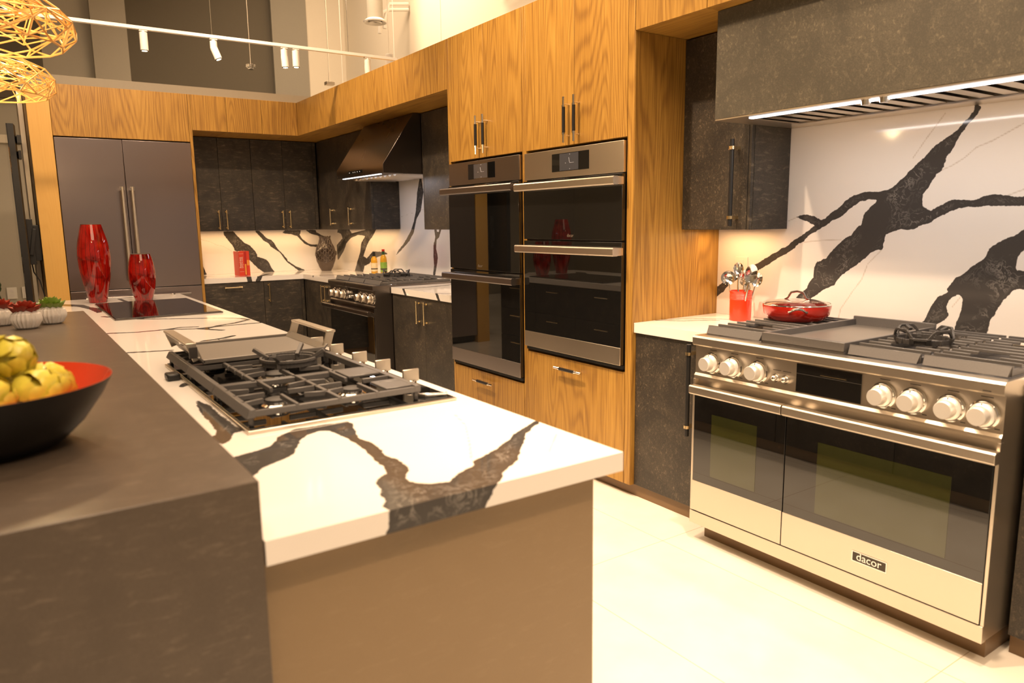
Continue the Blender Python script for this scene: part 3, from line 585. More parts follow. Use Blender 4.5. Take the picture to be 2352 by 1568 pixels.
# tall oven housings
def tower(name, label, y0, y1, oy0, oy1, oz0, oz1, ysplit, hz_door, hz_dr, hyd, dz0, hy=None):
    t = thing(name, label, 'cabinet', (2.87, (y0+y1)/2, 0.067))
    mb = MB()
    mb.box(xT+0.021, xW-0.002, y0, y0+0.02, 0.067, zTop); mb.box(xT+0.021, xW-0.002, y1-0.02, y1, 0.067, zTop)
    mb.box(xT+0.021, xW-0.002, y0+0.02, y1-0.02, zTop-0.02, zTop); mb.box(xT+0.021, xW-0.002, y0+0.02, y1-0.02, 0.067, 0.087)
    mb.box(xW-0.02, xW-0.002, y0+0.02, y1-0.02, 0.087, zTop-0.02)
    mb.box(xT+0.021, xW-0.02, y0+0.02, y1-0.02, oz1+0.012, oz1+0.03)
    mb.box(xT+0.021, xW-0.02, y0+0.02, y1-0.02, oz0-0.03, oz0-0.012)
    mb.build('body', M['wood'], t, bev=0.0008)
    st = MB(); st.box(xT, xT+0.021, y0, oy0-0.003, 0.067, zTop); st.box(xT, xT+0.021, oy1+0.003, y1, 0.067, zTop)
    st.build('side_stile', M['wood'], t, bev=0.001)
    for (a, b, hy_) in ((oy0-0.002, ysplit, ysplit-0.042), (ysplit, oy1+0.002, ysplit+0.042)):
        d = MB().box(xT-0.001, xT+0.02, a+0.0015, b-0.0015, oz1+0.012, zTop).build('door', M['wood'], t, bev=0.001)
        pull_grip('x', xT-0.001, hy_, hz_door, 0.235, True, d)
    d = MB().box(xT-0.001, xT+0.02, oy0-0.0005, oy1+0.0005, 0.067, oz0-0.012).build('drawer', M['wood'], t, bev=0.001)
    pull_grip('x', xT-0.001, hyd, hz_dr, 0.235, False, d)
    return t
tower('tall_oven_cabinet', 'tall teak cabinet housing the stainless double oven', yT0, yT1, 2.714, 3.552, 0.668, 1.812, 3.118, 1.951, 0.603, 3.135, 0)
tower('tall_oven_cabinet', 'tall teak cabinet housing the dark graphite double oven, nearer the fridge wall', yT1+0.001, yT2, 3.597, 4.428, 0.455, 1.814, 4.003, 1.962, 0.382, 4.02, 0)
# end panel of the tower (one veneered sheet facing the range)
tag(MB().box(xT+0.003, xW-0.002, yT0-0.003, yT0-0.0005, 0.067, zSo-0.001).build('end_panel', M['wood'], bev=0.0005), 'teak veneered side panel of the oven tower beside the utensil crock', 'panel')

# teak cabinets along the top
def top_cab(label, face, F, a0, a1, z0, z1, depth, splits):
    loc = fp(face, F, (a0+a1)/2, z0, depth/2)
    t = thing('top_cabinet', label, 'cabinet', loc, None)
    fb(MB(), face, F, a0, a1, z0+0.02, z1-0.001, 0.021, depth).build('body', M['wood'], t, bev=0.001)
    fb(MB(), face, F, a0, a1, z0, z0+0.0195, 0.021, depth).build('bottom_panel', M['wood_h'], t, bev=0.0005)
    e = [a0]+splits+[a1]
    for i in range(len(e)-1):
        fb(MB(), face, F, e[i]+0.0012, e[i+1]-0.0012, z0, z1, 0, 0.02).build('door', M['wood'], t, bev=0.001)
top_cab('long teak top cabinet above the black range hood', 'x', xT, yT2+0.001, 5.972, zSo, zTop, 0.63, [])
top_cab('short teak top cabinet above the corner wall cabinet', 'x', xT, 5.973, 6.46, zSo, zTop, 0.63, [])
top_cab('teak top cabinet in the inner corner of the kitchen', 'x', xT, 6.461, 8.215, zSo, zTop, 0.63, [])
top_cab('teak top cabinet touching the tower, over the near wall cabinet', 'x', xT, 2.238, yT0-0.0035, zSo, zTop, 0.63, [])
top_cab('teak top cabinet over the big slate hood, cropped by the top edge', 'x', xT, 0.25, 2.237, zSo, zTop, 0.63, [1.55, 0.9][::-1])
top_cab('leftmost of three small teak top cabinets beside the fridge', 'y', yBf, 1.562, 1.872, zSo, zTop, 0.755, [])
top_cab('middle one of three small teak top cabinets beside the fridge', 'y', yBf, 1.873, 2.202, zSo, zTop, 0.755, [])
top_cab('rightmost of three small teak top cabinets, ending in the corner', 'y', yBf, 2.203, 2.552, zSo, zTop, 0.755, [])
top_cab('wide teak top cabinet above the refrigerator', 'y', yBf, 0.449, 1.534, 2.195, zTop, 0.755, [])
tag(MB().box(1.5355, 1.5605, yBf, 8.22, 0, zTop).build('end_panel', M['wood'], bev=0.001), 'narrow teak panel between the refrigerator and the far worktop', 'panel')
tag(MB().box(0.281, 0.446, yBf-0.02, 8.22, 0, 2.60).build('end_panel', M['oak'], bev=0.002), 'broad pale oak panel left of the refrigerator', 'panel')
tag(MB().box(0.235, 0.278, 8.0, 8.3, 0, 2.62).build('corner_post', M['steel'], bev=0.004), 'satin metal corner post behind the television', 'post')

# dark wall cabinets
S = M['slate']
cabinet('wall_cabinet', 'dark slate two-door wall cabinet next to the refrigerator', 'cabinet', 'y', yU, 1.562, 2.203, zU, zSo-0.003, 0.283, S,
        [('door', 1.562, 1.88, zU, zSo-0.006, fh(1.845, 1.483, 0.185, True, 'y', yU)), ('door', 1.88, 2.203, zU, zSo-0.006, fh(1.92, 1.483, 0.185, True, 'y', yU))])
cabinet('wall_cabinet', 'dark slate two-door wall cabinet above the openwork vase', 'cabinet', 'y', yU, 2.204, 2.894, zU, zSo-0.003, 0.283, S,
        [('door', 2.204, 2.531, zU, zSo-0.006, fh(2.495, 1.483, 0.175, True, 'y', yU)), ('door', 2.531, 2.858, zU, zSo-0.006, fh(2.572, 1.483, 0.175, True, 'y', yU)), ('filler_panel', 2.858, 2.894, zU, zSo-0.006, None)])
cabinet('wall_cabinet', 'dark slate wall cabinet left of the black hood, above the bottles', 'cabinet', 'x', xU, 6.522, 8.217, zU, zSo-0.003, 0.288, S,
        [('door', 7.056, 7.86, zU, zSo-0.006, fh(7.50, 1.50, 0.16)), ('door', 6.545, 7.056, zU, zSo-0.006, fh(7.01, 1.50, 0.165)), ('filler_panel', 6.522, 6.545, zU, zSo-0.006, None)])
cabinet('wall_cabinet', 'dark slate wall cabinet squeezed between the black hood and oven tower', 'cabinet', 'x', xU, 4.456, 5.483, zU, zSo-0.003, 0.288, S,
        [('door', 4.456, 5.463, zU, zSo-0.006, None), ('filler_panel', 5.463, 5.483, zU, zSo-0.006, None)])
cabinet('wall_cabinet', 'dark slate wall cabinet above the utensil crock with long black handle', 'cabinet', 'x', xU, 2.244, 2.664, zU, zSo-0.003, 0.288, S,
        [('door', 2.262, 2.664, zU, zSo-0.006, lambda d: pull_long('x', xU, 2.318, 1.588, 0.40, d)), ('filler_panel', 2.244, 2.262, zU, zSo-0.006, None)])
# dark base cabinets
zb = 0.067; zt = 0.864; Fb = xC+0.012; Gb = yBc+0.012
cabinet('base_cabinet', 'dark slate base cabinet with horizontal pull, next to the fridge', 'cabinet', 'y', Gb, 1.562, 2.158, zb, zt, 0.60, S,
        [('drawer', 1.562, 2.158, zb, zt, fh(1.855, 0.818, 0.16, False, 'y', Gb))])
cabinet('base_cabinet', 'dark slate one-door base cabinet under the vase corner', 'cabinet', 'y', Gb, 2.159, 2.578, zb, zt, 0.60, S,
        [('door', 2.159, 2.545, zb, zt, fh(2.205, 0.747, 0.18, True, 'y', Gb)), ('filler_panel', 2.545, 2.578, zb, zt, None)])
cabinet('base_cabinet', 'dark slate corner base cabinet left of the far range', 'cabinet', 'x', Fb, 6.475, 7.60, zb, zt, 0.60, S,
        [('door', 6.98, 7.50, zb, zt, fh(7.03, 0.752, 0.16, True, 'x', Fb)), ('door', 6.475, 6.98, zb, zt, fh(6.93, 0.752, 0.16, True, 'x', Fb)), ('filler_panel', 7.50, 7.60, zb, zt, None)])
cabinet('base_cabinet', 'dark slate two-door base cabinet between the far range and the oven tower', 'cabinet', 'x', Fb, 4.456, 5.476, zb, zt, 0.60, S,
        [('door', 4.925, 5.476, zb, zt, fh(5.0, 0.752, 0.165, True, 'x', Fb)), ('door', 4.456, 4.925, zb, zt, fh(4.88, 0.752, 0.165, True, 'x', Fb))])
cabinet('base_cabinet', 'dark slate base cabinet below the utensil crock', 'cabinet', 'x', Fb, 2.148, 2.664, zb, zt, 0.60, S,
        [('door', 2.148, 2.664, zb, zt, lambda d: pull_long('x', Fb, 2.268, 0.645, 0.43, d))])
cabinet('base_cabinet', 'dark slate base cabinet at the right edge of the picture', 'cabinet', 'x', Fb, 0.25, 0.922, zb, zt, 0.60, S,
        [('door', 0.25, 0.922, zb, zt, lambda d: pull_long('x', Fb, 0.862, 0.63, 0.43, d))])
for nm, dd in (('trim_9', (2.60, 2.64, 2.15, 4.40, 0, 0.066)), ('trim_10', (2.60, 2.64, 4.46, 5.47, 0, 0.066)), ('trim_11', (2.60, 2.64, 6.48, 7.60, 0, 0.066)), ('trim_12', (1.57, 2.60, 7.63, 7.67, 0, 0.066)), ('trim_13', (2.60, 2.64, 0.25, 0.92, 0, 0.066))):
    plain(nm, dd, M['kick'])

# ================================================================== refrigerator
rf = thing('refrigerator', 'tall dark graphite French-door refrigerator set into the teak cabinets', 'refrigerator', (0.99, 7.85, 0))
MB().box(0.455, 1.530, yBf+0.04, 8.2, 0.02, 2.19).build('body', M['black'], rf)
for a, b, hx in ((0.452, 0.9625, 0.925), (0.9665, 1.532, 1.005)):
    d = MB().box(a, b, yBf-0.012, yBf+0.035, 0.875, 2.182).build('door', M['fridge'], rf, bev=0.003)
    h = MB().cyl((hx, yBf-0.075, 0.94), (hx, yBf-0.075, 1.775), 0.0165, n=16).build('handle', M['steel'], d)
    mb = MB()
    for z in (0.955, 1.758): mb.bar((hx, yBf-0.012, z), (hx, yBf-0.085, z), 0.034, 0.030)
    mb.build('handle_mount', M['steel_bright'], d, bev=0.002)['label'] = 'polished end cap'
d = MB().box(0.452, 1.532, yBf-0.012, yBf+0.035, 0.09, 0.868).build('freezer_drawer', M['fridge'], rf, bev=0.003)
MB().cyl((0.56, yBf-0.075, 0.80), (1.42, yBf-0.075, 0.80), 0.0165, n=16).bar((0.58, yBf, 0.8), (0.58, yBf-0.08, 0.8), 0.03, 0.03).bar((1.40, yBf, 0.8), (1.40, yBf-0.08, 0.8), 0.03, 0.03).build('handle', M['darksteel'], d)

# ================================================================== wall ovens
def wall_oven(label, y0, y1, z, mat, group=None, disp=None, logo=None):
    # z: bottom, steel top, mid gap, lower handle, upper door top, top
    z0, zs, zm, zh2, zh1, zp, z1 = z
    t = thing('double_wall_oven', label, 'oven', (2.8, (y0+y1)/2, z0))
    MB().box(xT+0.004, 3.12, y0+0.004, y1-0.004, z0+0.002, z1-0.002).build('body', M['black'], t)
    MB().box(xT-0.018, xT+0.003, y0, y1, zp, z1).build('control_panel', mat, t, bev=0.0015)
    d = MB().box(xT-0.0195, xT-0.0175, disp[0], disp[1], disp[2], disp[3]).build('display', M['blackglass'], t)
    c = (disp[0]+disp[1])/2; hw = (disp[1]-disp[0])/2
    MB().box(xT-0.0202, xT-0.0192, c-hw*0.46, c+hw*0.56, disp[2]+0.003, disp[3]-0.003).build('screen', M['screen'], d)
    zc = (disp[2]+disp[3])/2
    mk = MB().bar((xT-0.0206, c-0.0, zc-0.006), (xT-0.0206, c+0.008, zc+0.022), 0.0008, 0.0008).bar((xT-0.0206, c, zc-0.006), (xT-0.0206, c-0.035, zc-0.006), 0.0008, 0.0008)
    for dy, dz in ((0, 0.038), (0, -0.038), (0.035, -0.006)): mk.box(xT-0.0208, xT-0.0204, c+dy-0.001, c+dy+0.001, zc+dz-0.002, zc+dz+0.002)
    mk.build('clock_hands', M['uiwhite'], d)
    def odoor(a, b, ztop, zbot, zglass, zhc):
        dr = MB().box(xT-0.026, xT+0.002, y0, y1, zbot, ztop).build('door', M['blackglass'], t, bev=0.0015)
        if zglass > zbot: MB().box(xT-0.0285, xT-0.024, y0, y1, zbot, zglass).build('steel_base', mat, dr, bev=0.0015)
        ya, yb = y0-0.008, y1+0.008
        hb = MB().prism([(xT-0.088, zhc-0.02), (xT-0.064, zhc-0.024), (xT-0.058, zhc), (xT-0.064, zhc+0.024), (xT-0.088, zhc+0.02)], 'x', 0, 1)
        hb = MB()
        prof = [(xT-0.092, zhc-0.015), (xT-0.086, zhc-0.021), (xT-0.062, zhc-0.021), (xT-0.056, zhc-0.015), (xT-0.056, zhc+0.015), (xT-0.062, zhc+0.021), (xT-0.086, zhc+0.021), (xT-0.092, zhc+0.015)]
        vs = [(p[0], ya, p[1]) for p in prof]+[(p[0], yb, p[1]) for p in prof]; n = len(prof)
        hb.add(vs, [tuple(range(n)), tuple(range(2*n-1, n-1, -1))]+[(i, i+n, (i+1) % n+n, (i+1) % n) for i in range(n)])
        hb.build('handle', mat, dr)
        mm = MB()
        for yy in (ya+0.015, yb-0.015): mm.box(xT-0.060, xT-0.02, yy-0.014, yy+0.014, zhc-0.019, zhc+0.019)
        mm.build('handle_bracket', mat, dr, bev=0.002)
        return dr
    du = odoor(0, 0, zh1, zm+0.004, 0, zh1-0.035)
    text('dacor', 0.024, (xT-0.0268, logo[0], logo[1]), M['uiwhite' if 0 else 'steel'], du, 'logo')
    dl = odoor(0, 0, zm-0.004, z0+0.022, zs, zh2)
    tr = MB().box(xT-0.012, xT+0.002, y0, y1, z0, z0+0.019)
    tr.build('vent_trim', M['gap'], t)
    return t
wall_oven('stainless steel double wall oven in the near teak tower', 2.718, 3.549, (0.670, 0.783, 1.318, 1.268, 1.650, 1.655, 1.807), M['steel'], disp=(2.976, 3.287, 1.688, 1.783), logo=(3.12, 1.345))
wall_oven('dark graphite double wall oven in the far teak tower', 3.60, 4.425, (0.458, 0.571, 1.115, 1.070, 1.660, 1.665, 1.809), M['graphite'], disp=(3.86, 4.174, 1.695, 1.79), logo=(4.04, 1.145))

# ================================================================== ranges
def top_grate(y0, y1, x0, x1, z, parent, burners, mat, nb=11):
    mb = MB(); w = 0.010
    for i in range(nb):
        x = x0+(x1-x0)*i/(nb-1); bx = min(burners, key=lambda b: abs(b-x)); dist = abs(bx-x)
        ends = [(y0, y1)]
        if dist < 0.085:
            c = (y0+y1)/2; g = 0.055-0.30*dist; ends = [(y0, c-g), (c+g, y1)]
        for a, b in ends: mb.prism([(x-w*0.42, z-0.018), (x+w*0.42, z-0.018), (x+w*0.30, z), (x-w*0.30, z)], 'y', 0, 0) if False else mb.box(x-w/2, x+w/2, a, b, z-0.011, z)
    for y in (y0+0.008, y1-0.008): mb.box(x0, x1, y-0.006, y+0.006, z-0.034, z-0.014)
    for i in range(0, nb, 2):
        x = x0+(x1-x0)*i/(nb-1)
        for y in (y0, y1-0.012): mb.box(x-0.005, x+0.005, y, y+0.012, z-0.034, z-0.010)
    # sloped solid front rail
    mb.add([(x0-0.022, y0+0.004, z-0.034), (x0-0.022, y1-0.004, z-0.034), (x0-0.004, y1-0.001, z), (x0-0.004, y0+0.001, z), (x0+0.004, y0+0.004, z-0.034), (x0+0.004, y1-0.004, z-0.034), (x0+0.004, y1-0.001, z), (x0+0.004, y0+0.001, z)],
           [(0, 1, 2, 3), (4, 7, 6, 5), (3, 2, 6, 7), (0, 4, 5, 1), (0, 3, 7, 4), (1, 5, 6, 2)])
    mb.build('grate', mat, parent, bev=0.0012, seg=1)
def burner(x, y, z, parent, r=0.045, capm=None, ringm=None):
    b = MB().lathe([(r*1.15, 0), (r*1.15, 0.006), (r*0.95, 0.010), (r*0.9, 0.016)], (x, y, z), 24).build('burner', ringm or M['steel_bright'], parent)
    MB().lathe([(r*0.85, 0.016), (r*0.85, 0.022), (r*0.6, 0.025)], (x, y, z), 24).build('burner_cap', capm or M['castiron_dark'], b)
def knob(x, y, z, parent, mat, ring, s=1.0):
    # axis towards -x
    R = Matrix(((0, 0, -1), (0, 1, 0), (1, 0, 0))).to_4x4()
    T = Matrix.Translation((x, y, z)) @ R
    k = MB().lathe([(0.031*s, 0.016*s), (0.030*s, 0.020*s), (0.0245*s, 0.024*s), (0.0235*s, 0.046*s), (0.0215*s, 0.049*s), (0.010*s, 0.0485*s)], n=28).xf(T).build('knob', mat, parent)
    MB().lathe([(0.037*s, 0.0), (0.037*s, 0.004*s), (0.033*s, 0.006*s), (0.033*s, 0.016*s)], n=28).xf(T).build('knob_collar', ring, k)
    MB().box(-0.001*s, 0.001*s, 0.0, 0.001, 0.022*s, 0.047*s) if False else None
    MB().box(0.022*s, 0.030*s, -0.0012, 0.0012, 0.0205*s, 0.0235*s).xf(T).build('knob_mark', M['print'], k)
    return k
def cooking_range(label, y0, y1, mat, glassm, knobs, small, doors, disp, dark=False, logo=None, grates=(), griddle=None, kmat=None):
    t = thing('gas_range', label, 'range', (2.8, (y0+y1)/2, 0))
    MB().box(2.445, 3.17, y0+0.003, y1-0.003, 0.085, 0.905).build('body', mat, t, bev=0.001)
    MB().box(2.50, 3.10, y0+0.02, y1-0.02, 0.0, 0.084).build('base_plinth', M['kick'] if not dark else M['black'], t)
    # rounded front rail of the cooktop
    mb = MB(); pr = [(2.47, 0.887), (2.418, 0.887), (2.411, 0.893), (2.41, 0.922), (2.416, 0.930), (2.47, 0.930)]
    n = len(pr); vs = [(p[0], y0, p[1]) for p in pr]+[(p[0], y1, p[1]) for p in pr]
    mb.add(vs, [tuple(range(n)), tuple(range(2*n-1, n-1, -1))]+[(i, i+n, (i+1) % n+n, (i+1) % n) for i in range(n)])
    mb.box(2.47, 3.182, y0, y0+0.012, 0.905, 0.930); mb.box(2.47, 3.182, y1-0.012, y1, 0.905, 0.930); mb.box(3.165, 3.182, y0, y1, 0.905, 0.930)
    mb.build('cooktop_rail', mat, t)
    MB().box(2.47, 3.165, y0+0.012, y1-0.012, 0.9055, 0.912).build('cooktop_pan', M['castiron_dark'], t)
    cp = MB(); pr = [(2.445, 0.742), (2.424, 0.742), (2.424, 0.756), (2.432, 0.766), (2.432, 0.886), (2.445, 0.886)]
    n = len(pr); vs = [(p[0], y0+0.002, p[1]) for p in pr]+[(p[0], y1-0.002, p[1]) for p in pr]
    cp.add(vs, [tuple(range(n)), tuple(range(2*n-1, n-1, -1))]+[(i, i+n, (i+1) % n+n, (i+1) % n) for i in range(n)])
    cpo = cp.build('control_panel', mat if not dark else M['darksteel'], t)
    if disp:
        dd = MB().box(2.4290, 2.4318, disp[0], disp[1], 0.772, 0.880).build('display', M['blackglass'], cpo)
        c = (disp[0]+disp[1])/2
        MB().box(2.4284, 2.4289, disp[0], disp[1], 0.842, 0.843).build('display_line', M['castiron'], cpo)
    for ky in knobs: knob(2.431, ky, 0.820, t, kmat or M['satin'], M['steel_bright'], 1.22)
    for ky in small:
        k = MB().ball((2.414, ky, 0.810), 0.014, 0.0125, 0.0125).build('knob', M['steel_bright'], t); k['label'] = 'small round knob'
        MB().cyl((2.432, ky, 0.810), (2.42, ky, 0.810), 0.016, n=20).build('knob_collar', M['steel_bright'], k)
        MB().box(2.4312, 2.4316, ky-0.018, ky+0.018, 0.838, 0.8405).build('engraved_mark', M['print'], cpo)
    if not dark:
        MB().box(2.4095, 2.4100, 0.966, 0.990, 0.8955, 0.8985).build('engraved_mark', M['print'], t)
        for ky in knobs:
            MB().box(2.4312, 2.4316, ky-0.02, ky+0.015, 0.873, 0.8755).box(2.4312, 2.4316, ky-0.045, ky-0.03, 0.778, 0.781).build('engraved_mark', M['print'], cpo)
    for (a, b, win, hl) in doors:
        d = MB().box(2.418, 2.4435, a+0.001, b-0.001, 0.148, 0.708).build('door', M['blackglass'], t, bev=0.002)
        MB().box(2.4155, 2.4185, a+0.001, b-0.001, 0.148, 0.285).build('steel_base', mat if not dark else M['graphite'], d, bev=0.0012)
        if win: MB().box(2.4172, 2.4182, win[0], win[1], 0.325, 0.60).build('window', M['window'], d)
        zh = 0.709
        prof = [(2.346, zh-0.014), (2.352, zh-0.020), (2.378, zh-0.020), (2.382, zh-0.014), (2.382, zh+0.013), (2.378, zh+0.019), (2.352, zh+0.019), (2.346, zh+0.013)]
        n = 8; vs = [(p[0], hl[0], p[1]) for p in prof]+[(p[0], hl[1], p[1]) for p in prof]
        hb = MB().add(vs, [tuple(range(n)), tuple(range(2*n-1, n-1, -1))]+[(i, i+n, (i+1) % n+n, (i+1) % n) for i in range(n)])
        for yy in (hl[0]+0.03, hl[1]-0.03): hb.prism([(2.38, zh-0.015), (2.42, zh-0.034), (2.42, zh-0.008), (2.38, zh+0.014)], 'y', 0, 0) if False else hb.bar((2.375, yy, zh-0.002), (2.420, yy, zh-0.024), 0.03, 0.022)
        hb.build('handle', mat if not dark else M['darksteel'], d, bev=0.001)
    MB().box(2.418, 2.4445, y0+0.001, y1-0.001, 0.085, 0.143).build('kick_panel', mat, t, bev=0.0015)
    for a, b in ((y0+0.0005, y0+0.011), (y1-0.011, y1-0.0005)): MB().box(2.4205, 2.4440, a, b, 0.144, 0.741).build('side_trim', mat, t, bev=0.001)
    for (a, b, bs) in grates:
        top_grate(a, b, 2.50, 3.13, 0.967, t, bs, M['castiron'])
        for bx in bs: burner(bx, (a+b)/2, 0.9125, t)
    if griddle:
        a, b = griddle
        g = MB().box(2.475, 3.14, a, b, 0.9125, 0.940)
        g.box(2.475, 2.497, a, b, 0.940, 0.972); g.box(3.125, 3.14, a, b, 0.940, 0.985); g.box(2.497, 3.125, a, a+0.012, 0.940, 0.972); g.box(2.497, 3.125, b-0.012, b, 0.940, 0.972)
        g.build('griddle', M['castiron'], t, bev=0.002)
        MB().box(2.497, 3.125, a+0.012, b-0.012, 0.9405, 0.946).build('griddle_plate', M['griddle'], t)
    if logo:
        lg = MB().box(2.4128, 2.4154, logo[0]-0.061, logo[0]+0.061, logo[1]-0.0165, logo[1]+0.0165).build('logo_plate', M['print'], t, bev=0.0008)
        MB().box(2.4136, 2.4152, logo[0]-0.064, logo[0]+0.064, logo[1]-0.0195, logo[1]+0.0195).build('logo_frame', M['steel_bright'], t)
        text('dacor', 0.040, (2.4124, logo[0], logo[1]+0.002), M['steel_bright'], lg, 'logo', ext=0.0006)
    return t
cooking_range('wide stainless steel gas range with seven large knobs and two ovens', 0.931, 2.140, M['steel'], None,
              [2.045, 1.935, 1.812, 1.305, 1.203, 1.085, 0.987], [1.728, 1.684],
              [(1.669, 2.128, (1.80, 2.03), (1.648, 2.098)), (0.943, 1.667, (1.06, 1.53), (0.915, 1.642))], (1.384, 1.642), logo=(1.307, 0.218),
              grates=[(1.848, 2.128, (2.66, 2.97)), (1.222, 1.476, (2.66, 2.97)), (0.948, 1.212, (2.66, 2.97))], griddle=(1.484, 1.838))
cooking_range('dark stainless gas range with six knobs in the far wall run', 5.483, 6.463, M['darksteel'], None,
              [6.34, 6.22, 6.10, 5.76, 5.64, 5.52], [5.97], [(5.497, 6.450, None, (5.46, 6.48))], (5.83, 6.04), dark=True,
              grates=[(6.148, 6.452, (2.66, 2.97)), (5.822, 6.138, (2.66, 2.97)), (5.494, 5.812, (2.66, 2.97))], kmat=M['steel'])

# ================================================================== hoods
hd = thing('range_hood', 'large boxed slate-clad range hood with a long LED strip underneath', 'range hood', (2.9, 1.25, 1.85))
MB().box(2.63, 2.655, 0.25, 2.242, 1.852, zSo-0.002).build('front_panel', M['slate_hood'], hd, bev=0.001)
for ya in (2.222, 0.25): MB().box(2.655, 3.185, ya, ya+0.02, 1.852, zSo-0.002).build('side_panel', M['slate'], hd, bev=0.001)
ln = MB().box(2.632, 2.735, 0.26, 2.24, 1.846, 1.8515).box(3.06, 3.184, 0.26, 2.24, 1.846, 1.8515).box(2.735, 3.06, 2.12, 2.24, 1.846, 1.8515).box(2.735, 3.06, 0.26, 0.34, 1.846, 1.8515)
MB().box(2.655, 3.184, 0.27, 2.22, 1.955, 1.96).build('recess_shade_sheet', M['black'], hd)  # black sheet standing in for the shade in the recess above the baffles
ln.box(2.730, 2.735, 0.34, 2.12, 1.8515, 1.90).box(3.06, 3.065, 0.34, 2.12, 1.8515, 1.90)
ln.build('steel_liner', M['steel'], hd)
MB().box(2.680, 2.706, 0.40, 2.10, 1.8425, 1.8455).build('led_strip', M['led'], hd)
for k in range(21):
    y = 2.075-k*0.083
    MB().prism([(y-0.026, 1.8525), (y+0.024, 1.8525), (y+0.010, 1.888), (y+0.004, 1.888)], 'x', 2.745, 3.05).build('baffle', M['steel'], hd)
for y in (1.575, 1.505):
    MB().cyl((2.672, y, 1.846), (2.672, y, 1.828), 0.017, 0.015, n=18).build('control_knob', M['steel_bright'], hd)

fhd = thing('range_hood', 'black angular canopy hood above the far range', 'range hood', (2.86, 5.98, 1.81))
y0, y1 = 5.490, 6.475
mb = MB(); pr = [(3.184, 1.82), (2.548, 1.82), (2.548, 1.892), (2.83, 2.298), (3.184, 2.298)]
n = 5; vs = [(p[0], y0, p[1]) for p in pr]+[(p[0], y1, p[1]) for p in pr]
mb.add(vs, [tuple(range(n)), tuple(range(2*n-1, n-1, -1))]+[(i, i+n, (i+1) % n+n, (i+1) % n) for i in range(n)])
mb.build('canopy', M['darksteel'], fhd, bev=0.0015)
MB().box(2.5455, 2.548, 5.90, 6.20, 1.846, 1.872).build('control_strip', M['blackglass'], fhd)
for k, y in enumerate((6.17, 6.09, 6.05, 6.0, 5.95)):
    MB().box(2.5448, 2.5454, y-0.006, y+0.006, 1.857, 1.862).build('button', M['uiwhite'], fhd)
MB().box(2.565, 2.585, 5.60, 6.38, 1.8165, 1.8195).build('led_strip', M['led'], fhd)
for k in range(10):
    y = 5.56+k*0.092
    MB().prism([(y-0.036, 1.819), (y+0.03, 1.819), (y+0.01, 1.806), (y-0.015, 1.806)], 'x', 2.68, 3.08).build('baffle', M['steel'], fhd)
# ================================================================== island
isl = thing('kitchen_island', 'long brown slate island body under the white marble worktop', 'island', (0.7, 3.6, 0))
MB().box(0.304, 1.036, 1.196, 4.158, 0.0, 0.870).box(0.14, 1.036, 4.163, 6.03, 0.0, 0.870).build('body', M['island'], isl, bev=0.002)
ys = [1.22, 1.95, 2.68, 3.41, 4.14, 4.87, 5.45, 6.02]
for i in range(len(ys)-1):
    for z0, z1 in ((0.60, 0.862), (0.34, 0.596), (0.07, 0.336)):
        d = MB().box(1.037, 1.056, ys[i]+0.002, ys[i+1]-0.002, z0, z1).build('drawer', M['slate'], isl, bev=0.001)
        yc = (ys[i]+ys[i+1])/2; zc = z1-0.06
        MB().cyl((1.085, yc-0.08, zc), (1.085, yc+0.08, zc), 0.005, n=8).cyl((1.056, yc-0.06, zc), (1.085, yc-0.06, zc), 0.004, n=8).cyl((1.056, yc+0.06, zc), (1.085, yc+0.06, zc), 0.004, n=8).build('handle', M['brass'], d)
tag(MB().box(-0.62, 0.2995, 1.154, 4.160, 0.0, 1.018).build('breakfast_bar', M['slate_bar'], bev=0.002), 'raised brown slate breakfast bar filling the lower left foreground', 'counter')

